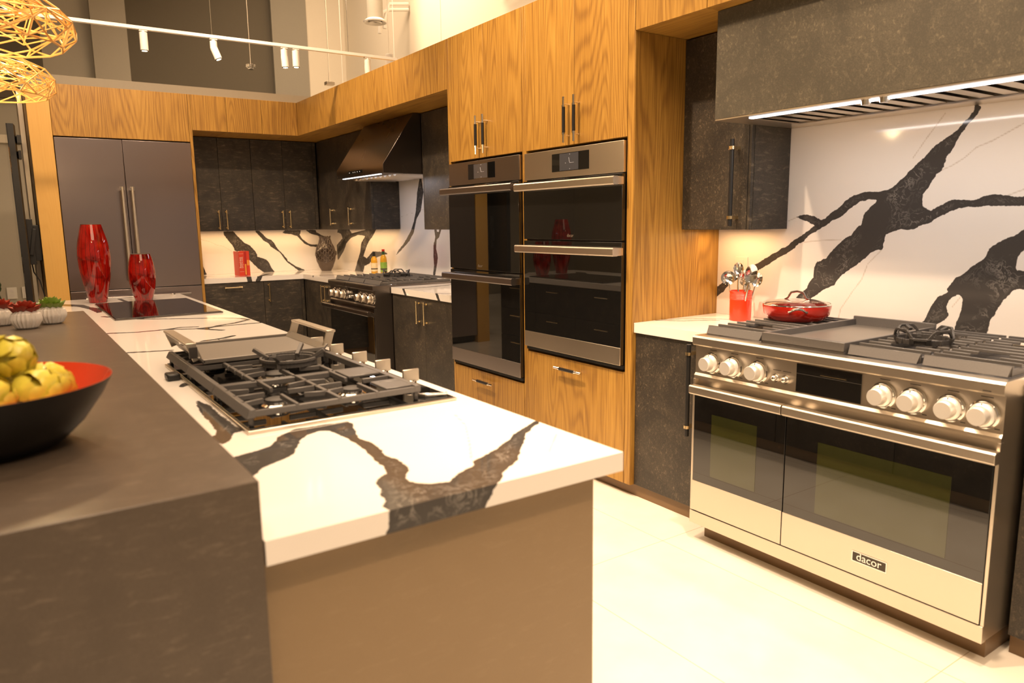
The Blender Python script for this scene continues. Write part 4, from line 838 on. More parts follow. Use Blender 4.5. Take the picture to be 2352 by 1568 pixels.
# island gas cooktop
ct = thing('gas_cooktop', 'black glass gas cooktop with cast iron grates set into the island', 'cooktop', (0.74, 2.35, 0.915))
MB().box(0.447, 1.035, 1.795, 2.90, 0.9152, 0.9245).build('trim_frame', M['steel'], ct, bev=0.002)
MB().box(0.455, 1.027, 1.803, 2.892, 0.9247, 0.9275).build('glass_panel', M['blackglass'], ct)
G = [(1.815, 2.175), (2.18, 2.54), (2.545, 2.885)]
gx0, gx1, gz = 0.462, 0.925, 0.972
bl = []
for gi, (a, b) in enumerate(G):
    mb = MB(); w, h = 0.011, 0.014; c = (a+b)/2
    # outer frame: tall left rail, flat right rail, end bars
    mb.add([(gx0-0.012, a, gz-0.022), (gx0-0.012, b, gz-0.022), (gx0, b, gz), (gx0, a, gz), (gx0+0.012, a, gz-0.022), (gx0+0.012, b, gz-0.022), (gx0+0.014, b, gz), (gx0+0.014, a, gz)],
           [(0, 1, 2, 3), (4, 7, 6, 5), (3, 2, 6, 7), (0, 4, 5, 1), (0, 3, 7, 4), (1, 5, 6, 2)])
    mb.box(gx1-0.012, gx1+0.006, a, b, gz-0.020, gz)
    for y in (a+0.006, b-0.006): mb.box(gx0, gx1, y-w/2, y+w/2, gz-h-0.006, gz-0.004)
    burners = [0.58, 0.80] if gi != 1 else [0.69]
    mid = (gx0+gx1)/2
    if len(burners) == 2: mb.box(mid-w/2, mid+w/2, a, b, gz-h, gz)
    else:
        for xx in (0.57, 0.81): mb.box(xx-w/2, xx+w/2, a, b, gz-h, gz)
    for bx in burners:
        bl.append((bx, c))
        g = 0.032; rx = 0.10 if len(burners) == 2 else 0.115
        for sx in (-1, 1):
            for dy in (-0.085, 0.0, 0.085):
                x1_ = bx+sx*(g if dy == 0 else 0.055)
                x0_ = max(gx0, min(gx1, bx+sx*(rx+0.015)))
                mb.bar((x0_, c+dy, gz-h/2), (x1_, c+dy*0.8, gz-h/2), w*0.85, h)
        for sy in (-1, 1): mb.bar((bx, c+sy*(b-a)/2, gz-h/2), (bx, c+sy*0.045, gz-h/2), w*0.85, h)
    for xx in (gx0+0.004, gx1-0.004):
        for yy in (a+0.015, b-0.015): mb.cyl((xx, yy, 0.928), (xx, yy, gz-0.012), 0.007, n=8)
    if gi == 0: mb.box(gx1-0.09, gx1, a+0.02, a+0.13, gz-0.008, gz-0.001)
    if gi == 0: mb.box(gx1-0.11, gx1, b-0.12, b-0.01, gz-0.008, gz-0.001)
    mb.build('grate', M['castiron'], ct, bev=0.0015, seg=1)
for bx, by in bl: burner(bx, by, 0.9277, ct, 0.05 if bx == 0.69 else 0.036)
for ky in (2.80, 2.59, 2.375, 2.185, 1.985):
    k = MB().lathe([(0.021, 0), (0.021, 0.003), (0.0175, 0.005), (0.0175, 0.020), (0.015, 0.022)], (0.985, ky, 0.9277), 24).build('knob', M['steel_bright'], ct)
    MB().box(0.958, 1.012, ky-0.004, ky+0.004, 0.945, 0.983).build('knob_fin', M['steel'], k, bev=0.002)
MB().bar((0.945, 1.86, 0.9325), (1.018, 1.822, 0.9325), 0.009, 0.009).bar((0.958, 1.835, 0.9325), (1.018, 1.822, 0.9325), 0.006, 0.008).bar((0.945, 1.86, 0.9325), (0.958, 1.835, 0.9325), 0.007, 0.009).build('trim_bracket', M['steel_bright'], ct, bev=0.001)
MB().box(0.405, 0.446, 2.60, 2.66, 0.9152, 0.938).build('vent_latch', M['black'], ct, bev=0.006)

gr = thing('griddle', 'grey griddle plate with two steel strap handles on the island cooktop', 'griddle', (0.70, 2.74, 0.973))
mb = MB().box(0.505, 0.915, 2.525, 2.945, 0.9735, 0.979)
mb.box(0.505, 0.915, 2.525, 2.532, 0.979, 0.988).box(0.505, 0.915, 2.938, 2.945, 0.979, 0.988)
mb.add([(0.505, 2.525, 0.979), (0.505, 2.945, 0.979), (0.488, 2.945, 0.996), (0.488, 2.525, 0.996), (0.515, 2.525, 0.979), (0.515, 2.945, 0.979), (0.496, 2.945, 0.998), (0.496, 2.525, 0.998)],
       [(0, 1, 2, 3), (4, 7, 6, 5), (3, 2, 6, 7), (0, 4, 5, 1), (0, 3, 7, 4), (1, 5, 6, 2)])
mb.add([(0.915, 2.525, 0.979), (0.915, 2.945, 0.979), (0.932, 2.945, 0.996), (0.932, 2.525, 0.996), (0.905, 2.525, 0.979), (0.905, 2.945, 0.979), (0.924, 2.945, 0.998), (0.924, 2.525, 0.998)],
       [(0, 1, 2, 3), (4, 7, 6, 5), (3, 2, 6, 7), (0, 4, 5, 1), (0, 3, 7, 4), (1, 5, 6, 2)])
mb.build('plate', M['griddle'], gr, bev=0.0015)
for s, xb in ((-1, 0.492), (1, 0.930)):
    hb = MB(); xo = xb+s*0.018
    hb.bar((xb, 2.545, 0.985), (xo, 2.545, 1.040), 0.030, 0.007, up=(0, 1, 0)); hb.bar((xb, 2.925, 0.985), (xo, 2.925, 1.040), 0.030, 0.007, up=(0, 1, 0))
    hb.bar((xo, 2.538, 1.040), (xo, 2.932, 1.040), 0.034, 0.008)
    hb.build('handle', M['steel'], gr, bev=0.0015)
MB().box(0.466, 0.492, 2.5365, 2.5405, 0.994, 1.030).build('maker_plate', M['darksteel'], gr)['label'] = 'dark inset plate on the handle end'

def trivet(label, cx, cy, z, R, lugs=4, a0=0.4, h=0.052, name='wok_ring', mat=None, arms=False):
    t = thing(name, label, 'wok ring', (cx, cy, z))
    mb = MB(); pts = []
    N_ = 48
    for i in range(N_):
        a = 2*PI*i/N_+a0; ph = (i % (N_//lugs))/(N_//lugs)
        up = 0.0 if arms else 1.0 if 0.30 < ph < 0.70 else (0.0 if ph < 0.18 or ph > 0.82 else (ph-0.18)/0.12 if ph < 0.5 else (0.82-ph)/0.12)
        pts.append(Vector((cx+R*math.cos(a), cy+R*math.sin(a), z+0.021+up*(h-0.021))))
    for i in range(N_): 
        p, q = pts[i], pts[(i+1) % N_]
        mb.bar(p, q+(q-p)*0.12, 0.008, 0.009, up=(0, 0, 1))
        p2 = Vector((cx+(p.x-cx)*0.93, cy+(p.y-cy)*0.93, z+0.010)); q2 = Vector((cx+(q.x-cx)*0.93, cy+(q.y-cy)*0.93, z+0.010))
        mb.bar(p2, q2+(q2-p2)*0.12, 0.008, 0.018)
    for k in range(lugs):
        for ph in ((0.18, 0.82) if not arms else ()):
            a = 2*PI*(k+ph)/lugs+a0
            mb.bar((cx+R*0.93*math.cos(a), cy+R*0.93*math.sin(a), z+0.006), (cx+R*math.cos(a), cy+R*math.sin(a), z+0.026), 0.016, 0.012)
    mb.build('ring', mat or M['castiron_dark'], t, bev=0.001, seg=1)
    for k in range(lugs):
        fm = MB()
        a = 2*PI*(k+0.5)/lugs+a0
        if arms: fm.bar((cx+R*0.80*math.cos(a), cy+R*0.80*math.sin(a), z+0.018), (cx+R*1.35*math.cos(a), cy+R*1.35*math.sin(a), z+0.048), 0.013, 0.012)
        else: fm.bar((cx+R*1.02*math.cos(a), cy+R*1.02*math.sin(a), z+h), (cx+R*0.72*math.cos(a), cy+R*0.72*math.sin(a), z+h-0.012), 0.014, 0.010)
        fm.bar((cx+R*0.93*math.cos(a), cy+R*0.93*math.sin(a), z), (cx+R*0.93*math.cos(a), cy+R*0.93*math.sin(a), z+0.02), 0.012, 0.02)
        fm.build('support_lug', mat or M['castiron_dark'], t, bev=0.001, seg=1)
trivet('cast iron wok ring on the stainless range', 2.735, 1.335, 0.967, 0.095, 4, 0.35)
trivet('small cast iron wok ring on the far dark range', 2.84, 5.93, 0.967, 0.115, 4, 0.2)
trivet('grey cast iron wok ring on the island cooktop', 0.735, 2.36, 0.972, 0.088, 4, 0.1, 0.034, mat=M['castiron'], arms=True)

ic = thing('induction_cooktop', 'flat black glass induction cooktop beside the red vases', 'cooktop', (0.75, 5.03, 0.915))
MB().box(0.468, 1.038, 4.53, 5.565, 0.9152, 0.9225).build('trim_frame', M['darksteel'], ic)
MB().box(0.474, 1.032, 4.536, 5.559, 0.9227, 0.9255).build('glass_panel', M['blackglass'], ic, bev=0.001)
tag(MB().cyl((1.02, 5.98, 0.915), (1.02, 5.98, 0.928), 0.018, n=20).build('air_switch', M['steel_bright'], bev=0.001), 'small round metal button at the far corner of the island', 'button')

# ================================================================== red vases
def vase(name, label, cx, cy, z, prof, mat, cat='vase'):
    t = thing(name, label, cat, (cx, cy, z))
    # smooth profile by Catmull-Rom
    P = [prof[0]]+prof+[prof[-1]]; pr = []
    for i in range(1, len(P)-2):
        for k in range(6):
            u = k/6; p0, p1, p2, p3 = P[i-1], P[i], P[i+1], P[i+2]
            f = lambda j: 0.5*((2*p1[j])+(-p0[j]+p2[j])*u+(2*p0[j]-5*p1[j]+4*p2[j]-p3[j])*u*u+(-p0[j]+3*p1[j]-3*p2[j]+p3[j])*u**3)
            pr.append((f(0), f(1)))
    pr.append(prof[-1]); top = pr[-1]
    inner = [(top[0]-0.006, top[1]), (top[0]-0.004, top[1]-0.05), (0.02, top[1]-0.12)]
    MB().lathe(pr, (cx, cy, z), 44, cap=True).build('vase_body', mat, t, smooth=60) if False else MB().lathe([(0.001, 0)]+pr+inner, (cx, cy, z), 44, cap=True).build('vase_body', mat, t, smooth=60)
    MB().tube([(cx+(top[0]-0.002)*math.cos(a*PI/18), cy+(top[0]-0.002)*math.sin(a*PI/18), z+top[1]) for a in range(36)], 0.003, 8, True).build('rim', M['vase_dark'], t)['label'] = 'dark rim'
    return t
vase('red_vase', 'tall glossy red vase at the far end of the island', 0.508, 5.75, 0.915, [(0.056, 0.002), (0.064, 0.05), (0.090, 0.18), (0.1005, 0.30), (0.093, 0.40), (0.074, 0.48), (0.062, 0.528)], M['redvase'])
vase('red_vase', 'short glossy red vase beside the taller one', 0.785, 5.70, 0.915, [(0.056, 0.002), (0.064, 0.03), (0.082, 0.11), (0.086, 0.19), (0.078, 0.26), (0.062, 0.322)], M['redvase'])

# ================================================================== succulents on the bar
def succulent(label, x, y, petal, seed, s=1.0):
    z = 1.018; t = thing('potted_succulent', label, 'potted plant', (x, y, z), 'potted succulents on the bar')
    prof = [(0.030, 0), (0.040, 0.006), (0.053, 0.030), (0.055, 0.042), (0.050, 0.060), (0.036, 0.074), (0.033, 0.076), (0.028, 0.070)]
    fn = lambda k, n, zz: 1+0.055*((1 if k % 2 else -1))*(1 if zz < 0.072 else 0)
    vs = MB()
    n = 44
    for (r, zz) in prof: pass
    MB().lathe([(r*s, q*s) for r, q in prof], (x, y, z), n, fn, True).build('pot', M['ceramic'], t, smooth=20)
    rnd = random.Random(seed); mb = MB()
    for ring, (cnt, ln, el, zz) in enumerate(((11, 0.062, 0.10, 0.076), (10, 0.050, 0.32, 0.082), (8, 0.036, 0.62, 0.088), (5, 0.022, 1.0, 0.090))):
        for k in range(cnt):
            a = 2*PI*k/cnt+ring*0.31+rnd.uniform(-0.08, 0.08); e = el+rnd.uniform(-0.05, 0.12)
            d = Vector((math.cos(a)*math.cos(e), math.sin(a)*math.cos(e), math.sin(e))); sd = Vector((-math.sin(a), math.cos(a), 0)); u = sd.cross(d)*-1
            if u.z < 0: u = -u
            o = Vector((x, y, z+zz*s)); w = ln*0.30*s; L_ = ln*s
            c0, c1, c2, c3 = o+d*L_*0.05, o+d*L_*0.4, o+d*L_*0.75, o+d*L_
            vv = [c0-sd*w*0.4, c0+sd*w*0.4, c1-sd*w, c1+u*w*0.30*-1, c1+sd*w, c2-sd*w*0.85+u*w*0.3, c2, c2+sd*w*0.85+u*w*0.3, c3+u*w*0.5,
                  c1+u*w*-0.75, c2-u*w*0.5]
            mb.add(vv, [(0, 1, 3), (0, 3, 2), (1, 4, 3), (2, 3, 6, 5), (3, 4, 7, 6), (5, 6, 8), (6, 7, 8), (0, 2, 9), (1, 0, 9), (4, 1, 9), (2, 5, 10, 9), (7, 4, 9, 10), (5, 8, 10), (8, 7, 10)])
    mb.build('petals', petal, t, smooth=80)
    MB().ball((x, y, z+0.095*s), 0.010*s, 0.010*s, 0.008*s, 10, 6).build('flower_heart', M['petal_core'], t)
    return t
succulent('white pleated pot with a red succulent, front one of the three', 0.052, 3.575, M['petal_red'], 1)
succulent('white pleated pot with a green succulent, right of the two red ones', 0.146, 3.69, M['petal_green'], 2)
succulent('white pleated pot with a red succulent cut by the left picture edge', -0.036, 3.76, M['petal_red'], 3)

# ================================================================== bowl with artichokes
bc = (-0.075, 1.645); bz = 1.018
bw = thing('fruit_bowl', 'wide bowl, black outside and red inside, on the breakfast bar', 'bowl', (bc[0], bc[1], bz))
out = [(0.001, 0), (0.120, 0.0), (0.145, 0.006), (0.180, 0.040), (0.212, 0.085), (0.231, 0.120)]
inn = [(0.2295, 0.1205), (0.208, 0.085), (0.176, 0.043), (0.140, 0.012), (0.001, 0.008)]
MB().lathe(out+[(0.2305, 0.1205)], (*bc, bz), 72, None, False).build('outer_shell', M['bowl_out'], bw, smooth=50)
MB().lathe([(0.2305, 0.1205)]+inn, (*bc, bz), 72, None, False).build('inner_lining', M['bowl_in'], bw, smooth=50)['label'] = 'glossy red lining'
def artichoke(x, y, z, r, seed, tilt):
    rnd = random.Random(seed); mb = MB()
    mb.ball((0, 0, 0), r*0.72, r*0.72, r*0.85, 12, 8)
    rows = 5
    for j in range(rows):
        t = j/(rows-1); el = -0.75+1.75*t; cnt = int(round(9-5*t))
        for k in range(cnt):
            a = 2*PI*(k+0.5*(j % 2))/cnt+rnd.uniform(-0.1, 0.1)
            cd = Vector((math.cos(a)*math.cos(el), math.sin(a)*math.cos(el), math.sin(el)))
            base = Vector((cd.x*r*0.72, cd.y*r*0.72, cd.z*r*0.85)); 
            upd = (Vector((0, 0, 1))-cd*cd.z); upd = upd.normalized() if upd.length > 0.05 else Vector((1, 0, 0))
            sd = cd.cross(upd); w = r*0.50*(1-0.25*t); l = r*0.66
            tip = base+upd*l+cd*r*0.30; m_ = base+upd*l*0.42+cd*r*0.42; bb = base-upd*l*0.3+cd*r*0.05
            mb.add([bb-sd*w*0.6, bb+sd*w*0.6, m_-sd*w-cd*r*0.1, m_, m_+sd*w-cd*r*0.1, tip, tip-sd*w*0.5-upd*l*0.12-cd*r*0.04, tip+sd*w*0.5-upd*l*0.12-cd*r*0.04],
                   [(0, 1, 3), (0, 3, 2), (1, 4, 3), (2, 3, 6), (3, 5, 6), (3, 7, 5), (3, 4, 7)])
    R = Matrix.Rotation(tilt[0], 4, 'X') @ Matrix.Rotation(tilt[1], 4, 'Y')
    mb.xf(Matrix.Translation((x, y, z)) @ R)
    return mb.build('artichoke', M['artichoke'], None, origin=(x, y, z-r*0.8), smooth=80)
art = [(0.035, 1.60, 0.085, 0.043, 'pale green artichoke at the right front of the red bowl'), (-0.055, 1.535, 0.090, 0.046, 'artichoke at the front rim of the red bowl'),
       (0.045, 1.70, 0.080, 0.044, 'artichoke furthest right inside the red bowl'), (-0.015, 1.645, 0.150, 0.042, 'artichoke on top of the heap near its middle'),
       (-0.04, 1.745, 0.100, 0.045, 'artichoke at the back of the heap beside the red lining'), (-0.105, 1.62, 0.158, 0.044, 'topmost artichoke at the left of the heap'),
       (-0.145, 1.54, 0.092, 0.045, 'artichoke at the left picture edge, front of the bowl'), (-0.17, 1.68, 0.105, 0.046, 'artichoke at the left side toward the back of the bowl'),
       (-0.06, 1.635, 0.055, 0.046, 'artichoke buried in the centre of the heap'), (-0.075, 1.71, 0.165, 0.038, 'small artichoke perched at the back of the heap'),
       (-0.13, 1.77, 0.105, 0.042, 'artichoke against the back rim of the bowl')]
for i, (x, y, z, r, lb) in enumerate(art):
    tag(artichoke(x, y, bz+z+0.008, r, i, (random.uniform(-1.1, 1.1), random.uniform(-1.1, 1.1))), lb, 'artichoke', 'artichokes heaped in the bowl')

# ================================================================== things on the near counter and range
cr = thing('utensil_crock', 'orange-red enamel crock holding steel cooking spoons', 'utensil holder', (3.045, 2.395, 0.915))
pf = [(0.001, 0.0), (0.050, 0.0), (0.053, 0.003), (0.054, 0.105)]
for k in range(4): pf += [(0.054, 0.108+k*0.008), (0.056, 0.112+k*0.008)]
pf += [(0.055, 0.138), (0.057, 0.146), (0.058, 0.150), (0.054, 0.150), (0.052, 0.14), (0.049, 0.01), (0.001, 0.008)]
MB().lathe(pf, (3.045, 2.395, 0.915), 40, None, False).build('crock_body', M['enamel'], cr, smooth=40)
def utensil(name, label, cat, base, tip, head, mat):
    b = Vector(base); p = Vector(tip); d = (p-b).normalized()
    t = thing(name, label, cat, base)
    MB().tube([b, b+(p-b)*0.45, p-d*0.03, p], [0.006, 0.0055, 0.0045, 0.0035], 10).build('handle', mat, t)
    view = (Vector((0, 0, 1.4))-p).normalized()
    sd = d.cross(view).normalized(); nr = sd.cross(d).normalized()
    hw, hl, dp, holes = head
    mb = MB(); nu, nv = 20, 7; vs = []
    c = p+d*hl*0.85
    for j in range(nv+1):
        r = j/nv
        for k in range(nu):
            a = 2*PI*k/nu; vs.append(c+sd*hw*r*math.cos(a)+d*hl*r*math.sin(a)-nr*dp*(1-r*r))
    for j in range(nv+1):
        r = j/nv
        for k in range(nu):
            a = 2*PI*k/nu; vs.append(c+sd*hw*r*math.cos(a)+d*hl*r*math.sin(a)-nr*(dp*(1-r*r)+0.0015))
    o = (nv+1)*nu; fs = []
    for j in range(nv):
        for k in range(nu):
            if holes and j in (2, 4) and k % 3 == 0: continue
            q = (j*nu+k, j*nu+(k+1) % nu, (j+1)*nu+(k+1) % nu, (j+1)*nu+k); fs += [q, tuple(reversed([i+o for i in q]))]
    for k in range(nu): fs.append((nv*nu+k, nv*nu+(k+1) % nu, o+nv*nu+(k+1) % nu, o+nv*nu+k))
    mb.add(vs, fs).build('head', mat, t, smooth=60)
SB = M['steel_bright']
utensil('ladle', 'round steel ladle leaning left in the orange crock', 'ladle', (3.030, 2.420, 0.935), (2.995, 2.430, 1.10), (0.036, 0.036, 0.022, False), SB)
utensil('serving_spoon', 'tall oval steel spoon leaning right in the crock', 'spoon', (3.025, 2.372, 0.935), (3.020, 2.328, 1.115), (0.030, 0.048, 0.012, False), SB)
utensil('slotted_spoon', 'perforated steel spoon in the middle of the crock', 'spoon', (3.046, 2.396, 0.935), (3.052, 2.383, 1.095), (0.030, 0.040, 0.008, True), SB)
utensil('serving_spoon', 'steel spoon at the back left of the crock behind the ladle', 'spoon', (3.060, 2.422, 0.935), (3.085, 2.447, 1.130), (0.026, 0.040, 0.010, False), SB)
utensil('pasta_fork', 'steel spoon at the back right of the crock', 'spoon', (3.068, 2.375, 0.935), (3.090, 2.345, 1.09), (0.026, 0.036, 0.010, False), SB)
utensil('spatula', 'slim steel turner between the spoons in the crock', 'spatula', (3.078, 2.398, 0.935), (3.095, 2.402, 1.05), (0.018, 0.026, 0.002, True), SB)
bpy.data.objects['pasta_fork'].name = 'serving_spoon'
ow = thing('wall_outlet', 'white outlet plate on the marble behind the utensils', 'outlet', (3.18, 2.505, 1.145))
MB().box(3.180, 3.1855, 2.468, 2.545, 1.14, 1.225).build('cover_plate', M['plate'], ow, bev=0.001)
MB().box(3.1785, 3.1798, 2.490, 2.523, 1.155, 1.21).build('socket', M['ceramic'], ow)

pc = (2.935, 2.0); pz = 0.967
pn = thing('frying_pan', 'red enamel pan with glass lid on the stainless range', 'pan', (pc[0], pc[1], pz))
MB().lathe([(0.001, 0.0), (0.105, 0.0), (0.122, 0.006), (0.140, 0.028), (0.1465, 0.060), (0.147, 0.070), (0.144, 0.070), (0.136, 0.030), (0.115, 0.008), (0.001, 0.005)], (*pc, pz), 56, None, False).build('pan_body', M['redpan'], pn, smooth=50)
lid = MB().lathe([(0.143, 0.074), (0.12, 0.083), (0.08, 0.090), (0.03, 0.0935), (0.001, 0.094), (0.001, 0.091), (0.03, 0.0905), (0.08, 0.087), (0.12, 0.080), (0.142, 0.0715)], (*pc, pz), 56, None, False).build('glass_lid', M['glass'], pn, smooth=60)
MB().tube([(pc[0]+0.145*math.cos(a*PI/28), pc[1]+0.145*math.sin(a*PI/28), pz+0.073) for a in range(56)], 0.003, 8, True).build('lid_rim', SB, lid)
vd = Vector((-0.45, 0.9, 0)).normalized()
pts = [Vector((pc[0], pc[1], pz+0.093))+vd*s+Vector((0, 0, h)) for s, h in ((-0.052, 0), (-0.040, 0.006), (-0.026, 0.030), (0.0, 0.036), (0.026, 0.030), (0.040, 0.006), (0.052, 0))]
MB().tube(pts, [0.006, 0.0055, 0.005, 0.005, 0.005, 0.0055, 0.006], 10).build('lid_handle', SB, lid)
for sgn in (1, -1):
    hd_ = Vector((-0.80, -0.60, 0)).normalized()*sgn; sd = Vector((-hd_.y, hd_.x, 0)); c0 = Vector((pc[0], pc[1], pz+0.052))
    pts = [c0+hd_*0.145+sd*0.034, c0+hd_*0.160+sd*0.028+Vector((0, 0, .004)), c0+hd_*0.188+sd*0.014+Vector((0, 0, .014)), c0+hd_*0.193+Vector((0, 0, .017)), c0+hd_*0.188-sd*0.014+Vector((0, 0, .014)), c0+hd_*0.160-sd*0.028+Vector((0, 0, .004)), c0+hd_*0.145-sd*0.034]
    MB().tube(pts, [0.008, 0.006, 0.0055, 0.0055, 0.0055, 0.006, 0.008], 10).build('loop_handle', SB, pn)

# ================================================================== far corner: books, vase, bottles
def book(label, x0, x1, y0, y1, z1, mat, mk=None, group='red books on the far worktop'):
    t = thing('book', label, 'book', ((x0+x1)/2, (y0+y1)/2, 0.915), group)
    zb_ = 0.915
    c = MB().box(x0, x0+0.003, y0, y1, zb_, z1).box(x1-0.003, x1, y0, y1, zb_, z1).box(x0, x1, y0, y0+0.003, zb_, z1).build('cover', mat, t, bev=0.0008)
    MB().box(x0+0.0035, x1-0.0035, y0+0.0035, y1-0.004, zb_+0.003, z1-0.004).build('pages', M['paper'], t)
    if mk: mk(c)
    return t
b1 = book('thick orange-red cookbook, leftmost of the three', 1.975, 2.028, 7.785, 7.985, 1.163, M['redbook'], lambda c: (
    text('How to Cook', 0.020, (2.009, 7.7845, 1.050), M['paper'], c, 'spine_title', 'y', True, 0.0004),
    text('Everything', 0.026, (1.992, 7.7845, 1.050), M['paper'], c, 'spine_title', 'y', True, 0.0004),
    MB().box(1.980, 2.023, 7.7843, 7.7849, 1.140, 1.1415).box(1.980, 2.023, 7.7843, 7.7849, 0.958, 0.9595).build('spine_line', M['paper'], c)))
b2 = book('thin dark red book with an orange spine patch, middle of three', 2.029, 2.050, 7.79, 7.985, 1.162, M['redbook2'], lambda c: MB().box(2.032, 2.047, 7.7893, 7.7899, 0.925, 1.035).build('spine_patch', M['orangelabel'], c))
b3 = book('red cookbook with a food picture on its spine, rightmost of three', 2.051, 2.082, 7.79, 7.985, 1.165, M['redbook'], lambda c: MB().box(2.055, 2.078, 7.7893, 7.7899, 1.02, 1.075).build('spine_picture', M['orangelabel'], c))

ov = thing('openwork_vase', 'dark openwork lattice vase standing in the far corner', 'vase', (2.955, 7.95, 0.915))
def vr(z): # radius of the vase at height z
    ks = [(0, 0.052), (0.05, 0.078), (0.12, 0.103), (0.19, 0.112), (0.25, 0.097), (0.31, 0.068), (0.36, 0.056), (0.385, 0.062)]
    for (a, ra), (b, rb) in zip(ks, ks[1:]):
        if z <= b: u = (z-a)/(b-a); u = u*u*(3-2*u)*0.5+u*0.5; return ra+(rb-ra)*u
    return ks[-1][1]
nn = 40; vdir = math.atan2(-7.95, -2.955)
mb = MB(); vs = []; rows = 16
for j in range(rows+1):
    for k in range(nn):
        a = 2*PI*k/nn; front = math.cos(a-vdir); top = 0.17-0.075*max(0, front)+0.08*max(0, -front)
        z = top*j/rows; r = vr(z); vs.append((2.955+r*math.cos(a), 7.95+r*math.sin(a), 0.915+z))
fs = [(j*nn+k, j*nn+(k+1) % nn, (j+1)*nn+(k+1) % nn, (j+1)*nn+k) for j in range(rows) for k in range(nn)]+[tuple(range(nn-1, -1, -1))]
so = mb.add(vs, fs).build('solid_base', M['vase_dark'], ov, smooth=60)
md = so.modifiers.new('thickness', 'SOLIDIFY'); md.thickness = 0.003
mb = MB(); rnd = random.Random(8); cols = 12; rws = 12; grid = {}
for j in range(rws+1):
    for k in range(cols):
        for h in (0, 1):
            a = 2*PI*(k+0.5*(j % 2)+(0.33 if h else 0)+rnd.uniform(-0.10, 0.10))/cols
            z = 0.07+0.31*j/rws+rnd.uniform(-0.006, 0.006); z = min(z, 0.383); r = vr(z)+rnd.uniform(-0.002, 0.002)
            grid[(j, k, h)] = (Vector((2.955+r*math.cos(a), 7.95+r*math.sin(a), 0.915+z)), z, math.cos(a-vdir))
def ok(g): return g[1] > 0.17-0.075*max(0, g[2])+0.08*max(0, -g[2])-0.012
for j in range(rws+1):
    for k in range(cols):
        e = [((j, k, 0), (j, k, 1))]
        if j < rws:
            k2 = k if j % 2 == 0 else (k+1) % cols
            e += [((j, k, 1), (j+1, k2, 0)), ((j, k, 0), (j+1, (k2-1) % cols, 1))]
        for A_, B_ in e:
            ga, gb = grid[A_], grid[B_]
            if ok(ga) and ok(gb): mb.tube([ga[0], gb[0]], 0.0034, 6)
mb.build('lattice', M['vase_dark'], ov)

def bottle(label, x, y, h, glass, lab, cap, neckm):
    t = thing('oil_bottle', label, 'bottle', (x, y, 0.915), 'glass bottles beside the far range')
    MB().lathe([(0.001, 0), (0.030, 0), (0.0325, 0.004), (0.0325, h*0.60), (0.029, h*0.70), (0.015, h*0.79), (0.0125, h*0.84), (0.0125, h*0.88), (0.001, h*0.88)], (x, y, 0.915), 28, None, False).build('bottle_body', glass, t, smooth=50)
    MB().lathe([(0.0334, h*0.16), (0.0334, h*0.52), (0.0326, h*0.52), (0.0326, h*0.16), (0.0334, h*0.16)], (x, y, 0.915), 28, None, False).build('label', lab, t)
    MB().lathe([(0.0337, h*0.24), (0.0337, h*0.29)], (x, y, 0.915), 28, lambda k, n, z: 1 if True else 1, False).build('label_band', M['print'], t)
    MB().lathe([(0.001, h*0.80), (0.0150, h*0.80), (0.0150, h*0.92), (0.001, h*0.92)], (x, y, 0.915), 20, None, False).build('neck_sleeve', neckm, t)
    MB().lathe([(0.001, h*0.921), (0.0145, h*0.921), (0.0145, h), (0.001, h)], (x, y, 0.915), 20, None, False).build('cap', cap, t, bev=0.001)
bottle('golden oil bottle with black cap, left one beside the far range', 3.075, 6.925, 0.232, M['oil'], M['label_cream'], M['black'], M['black'])
bottle('oil bottle with red cap and green herb label beside the far range', 3.075, 6.70, 0.262, M['oil'], M['label_green'], M['redcap'], M['greencap'])

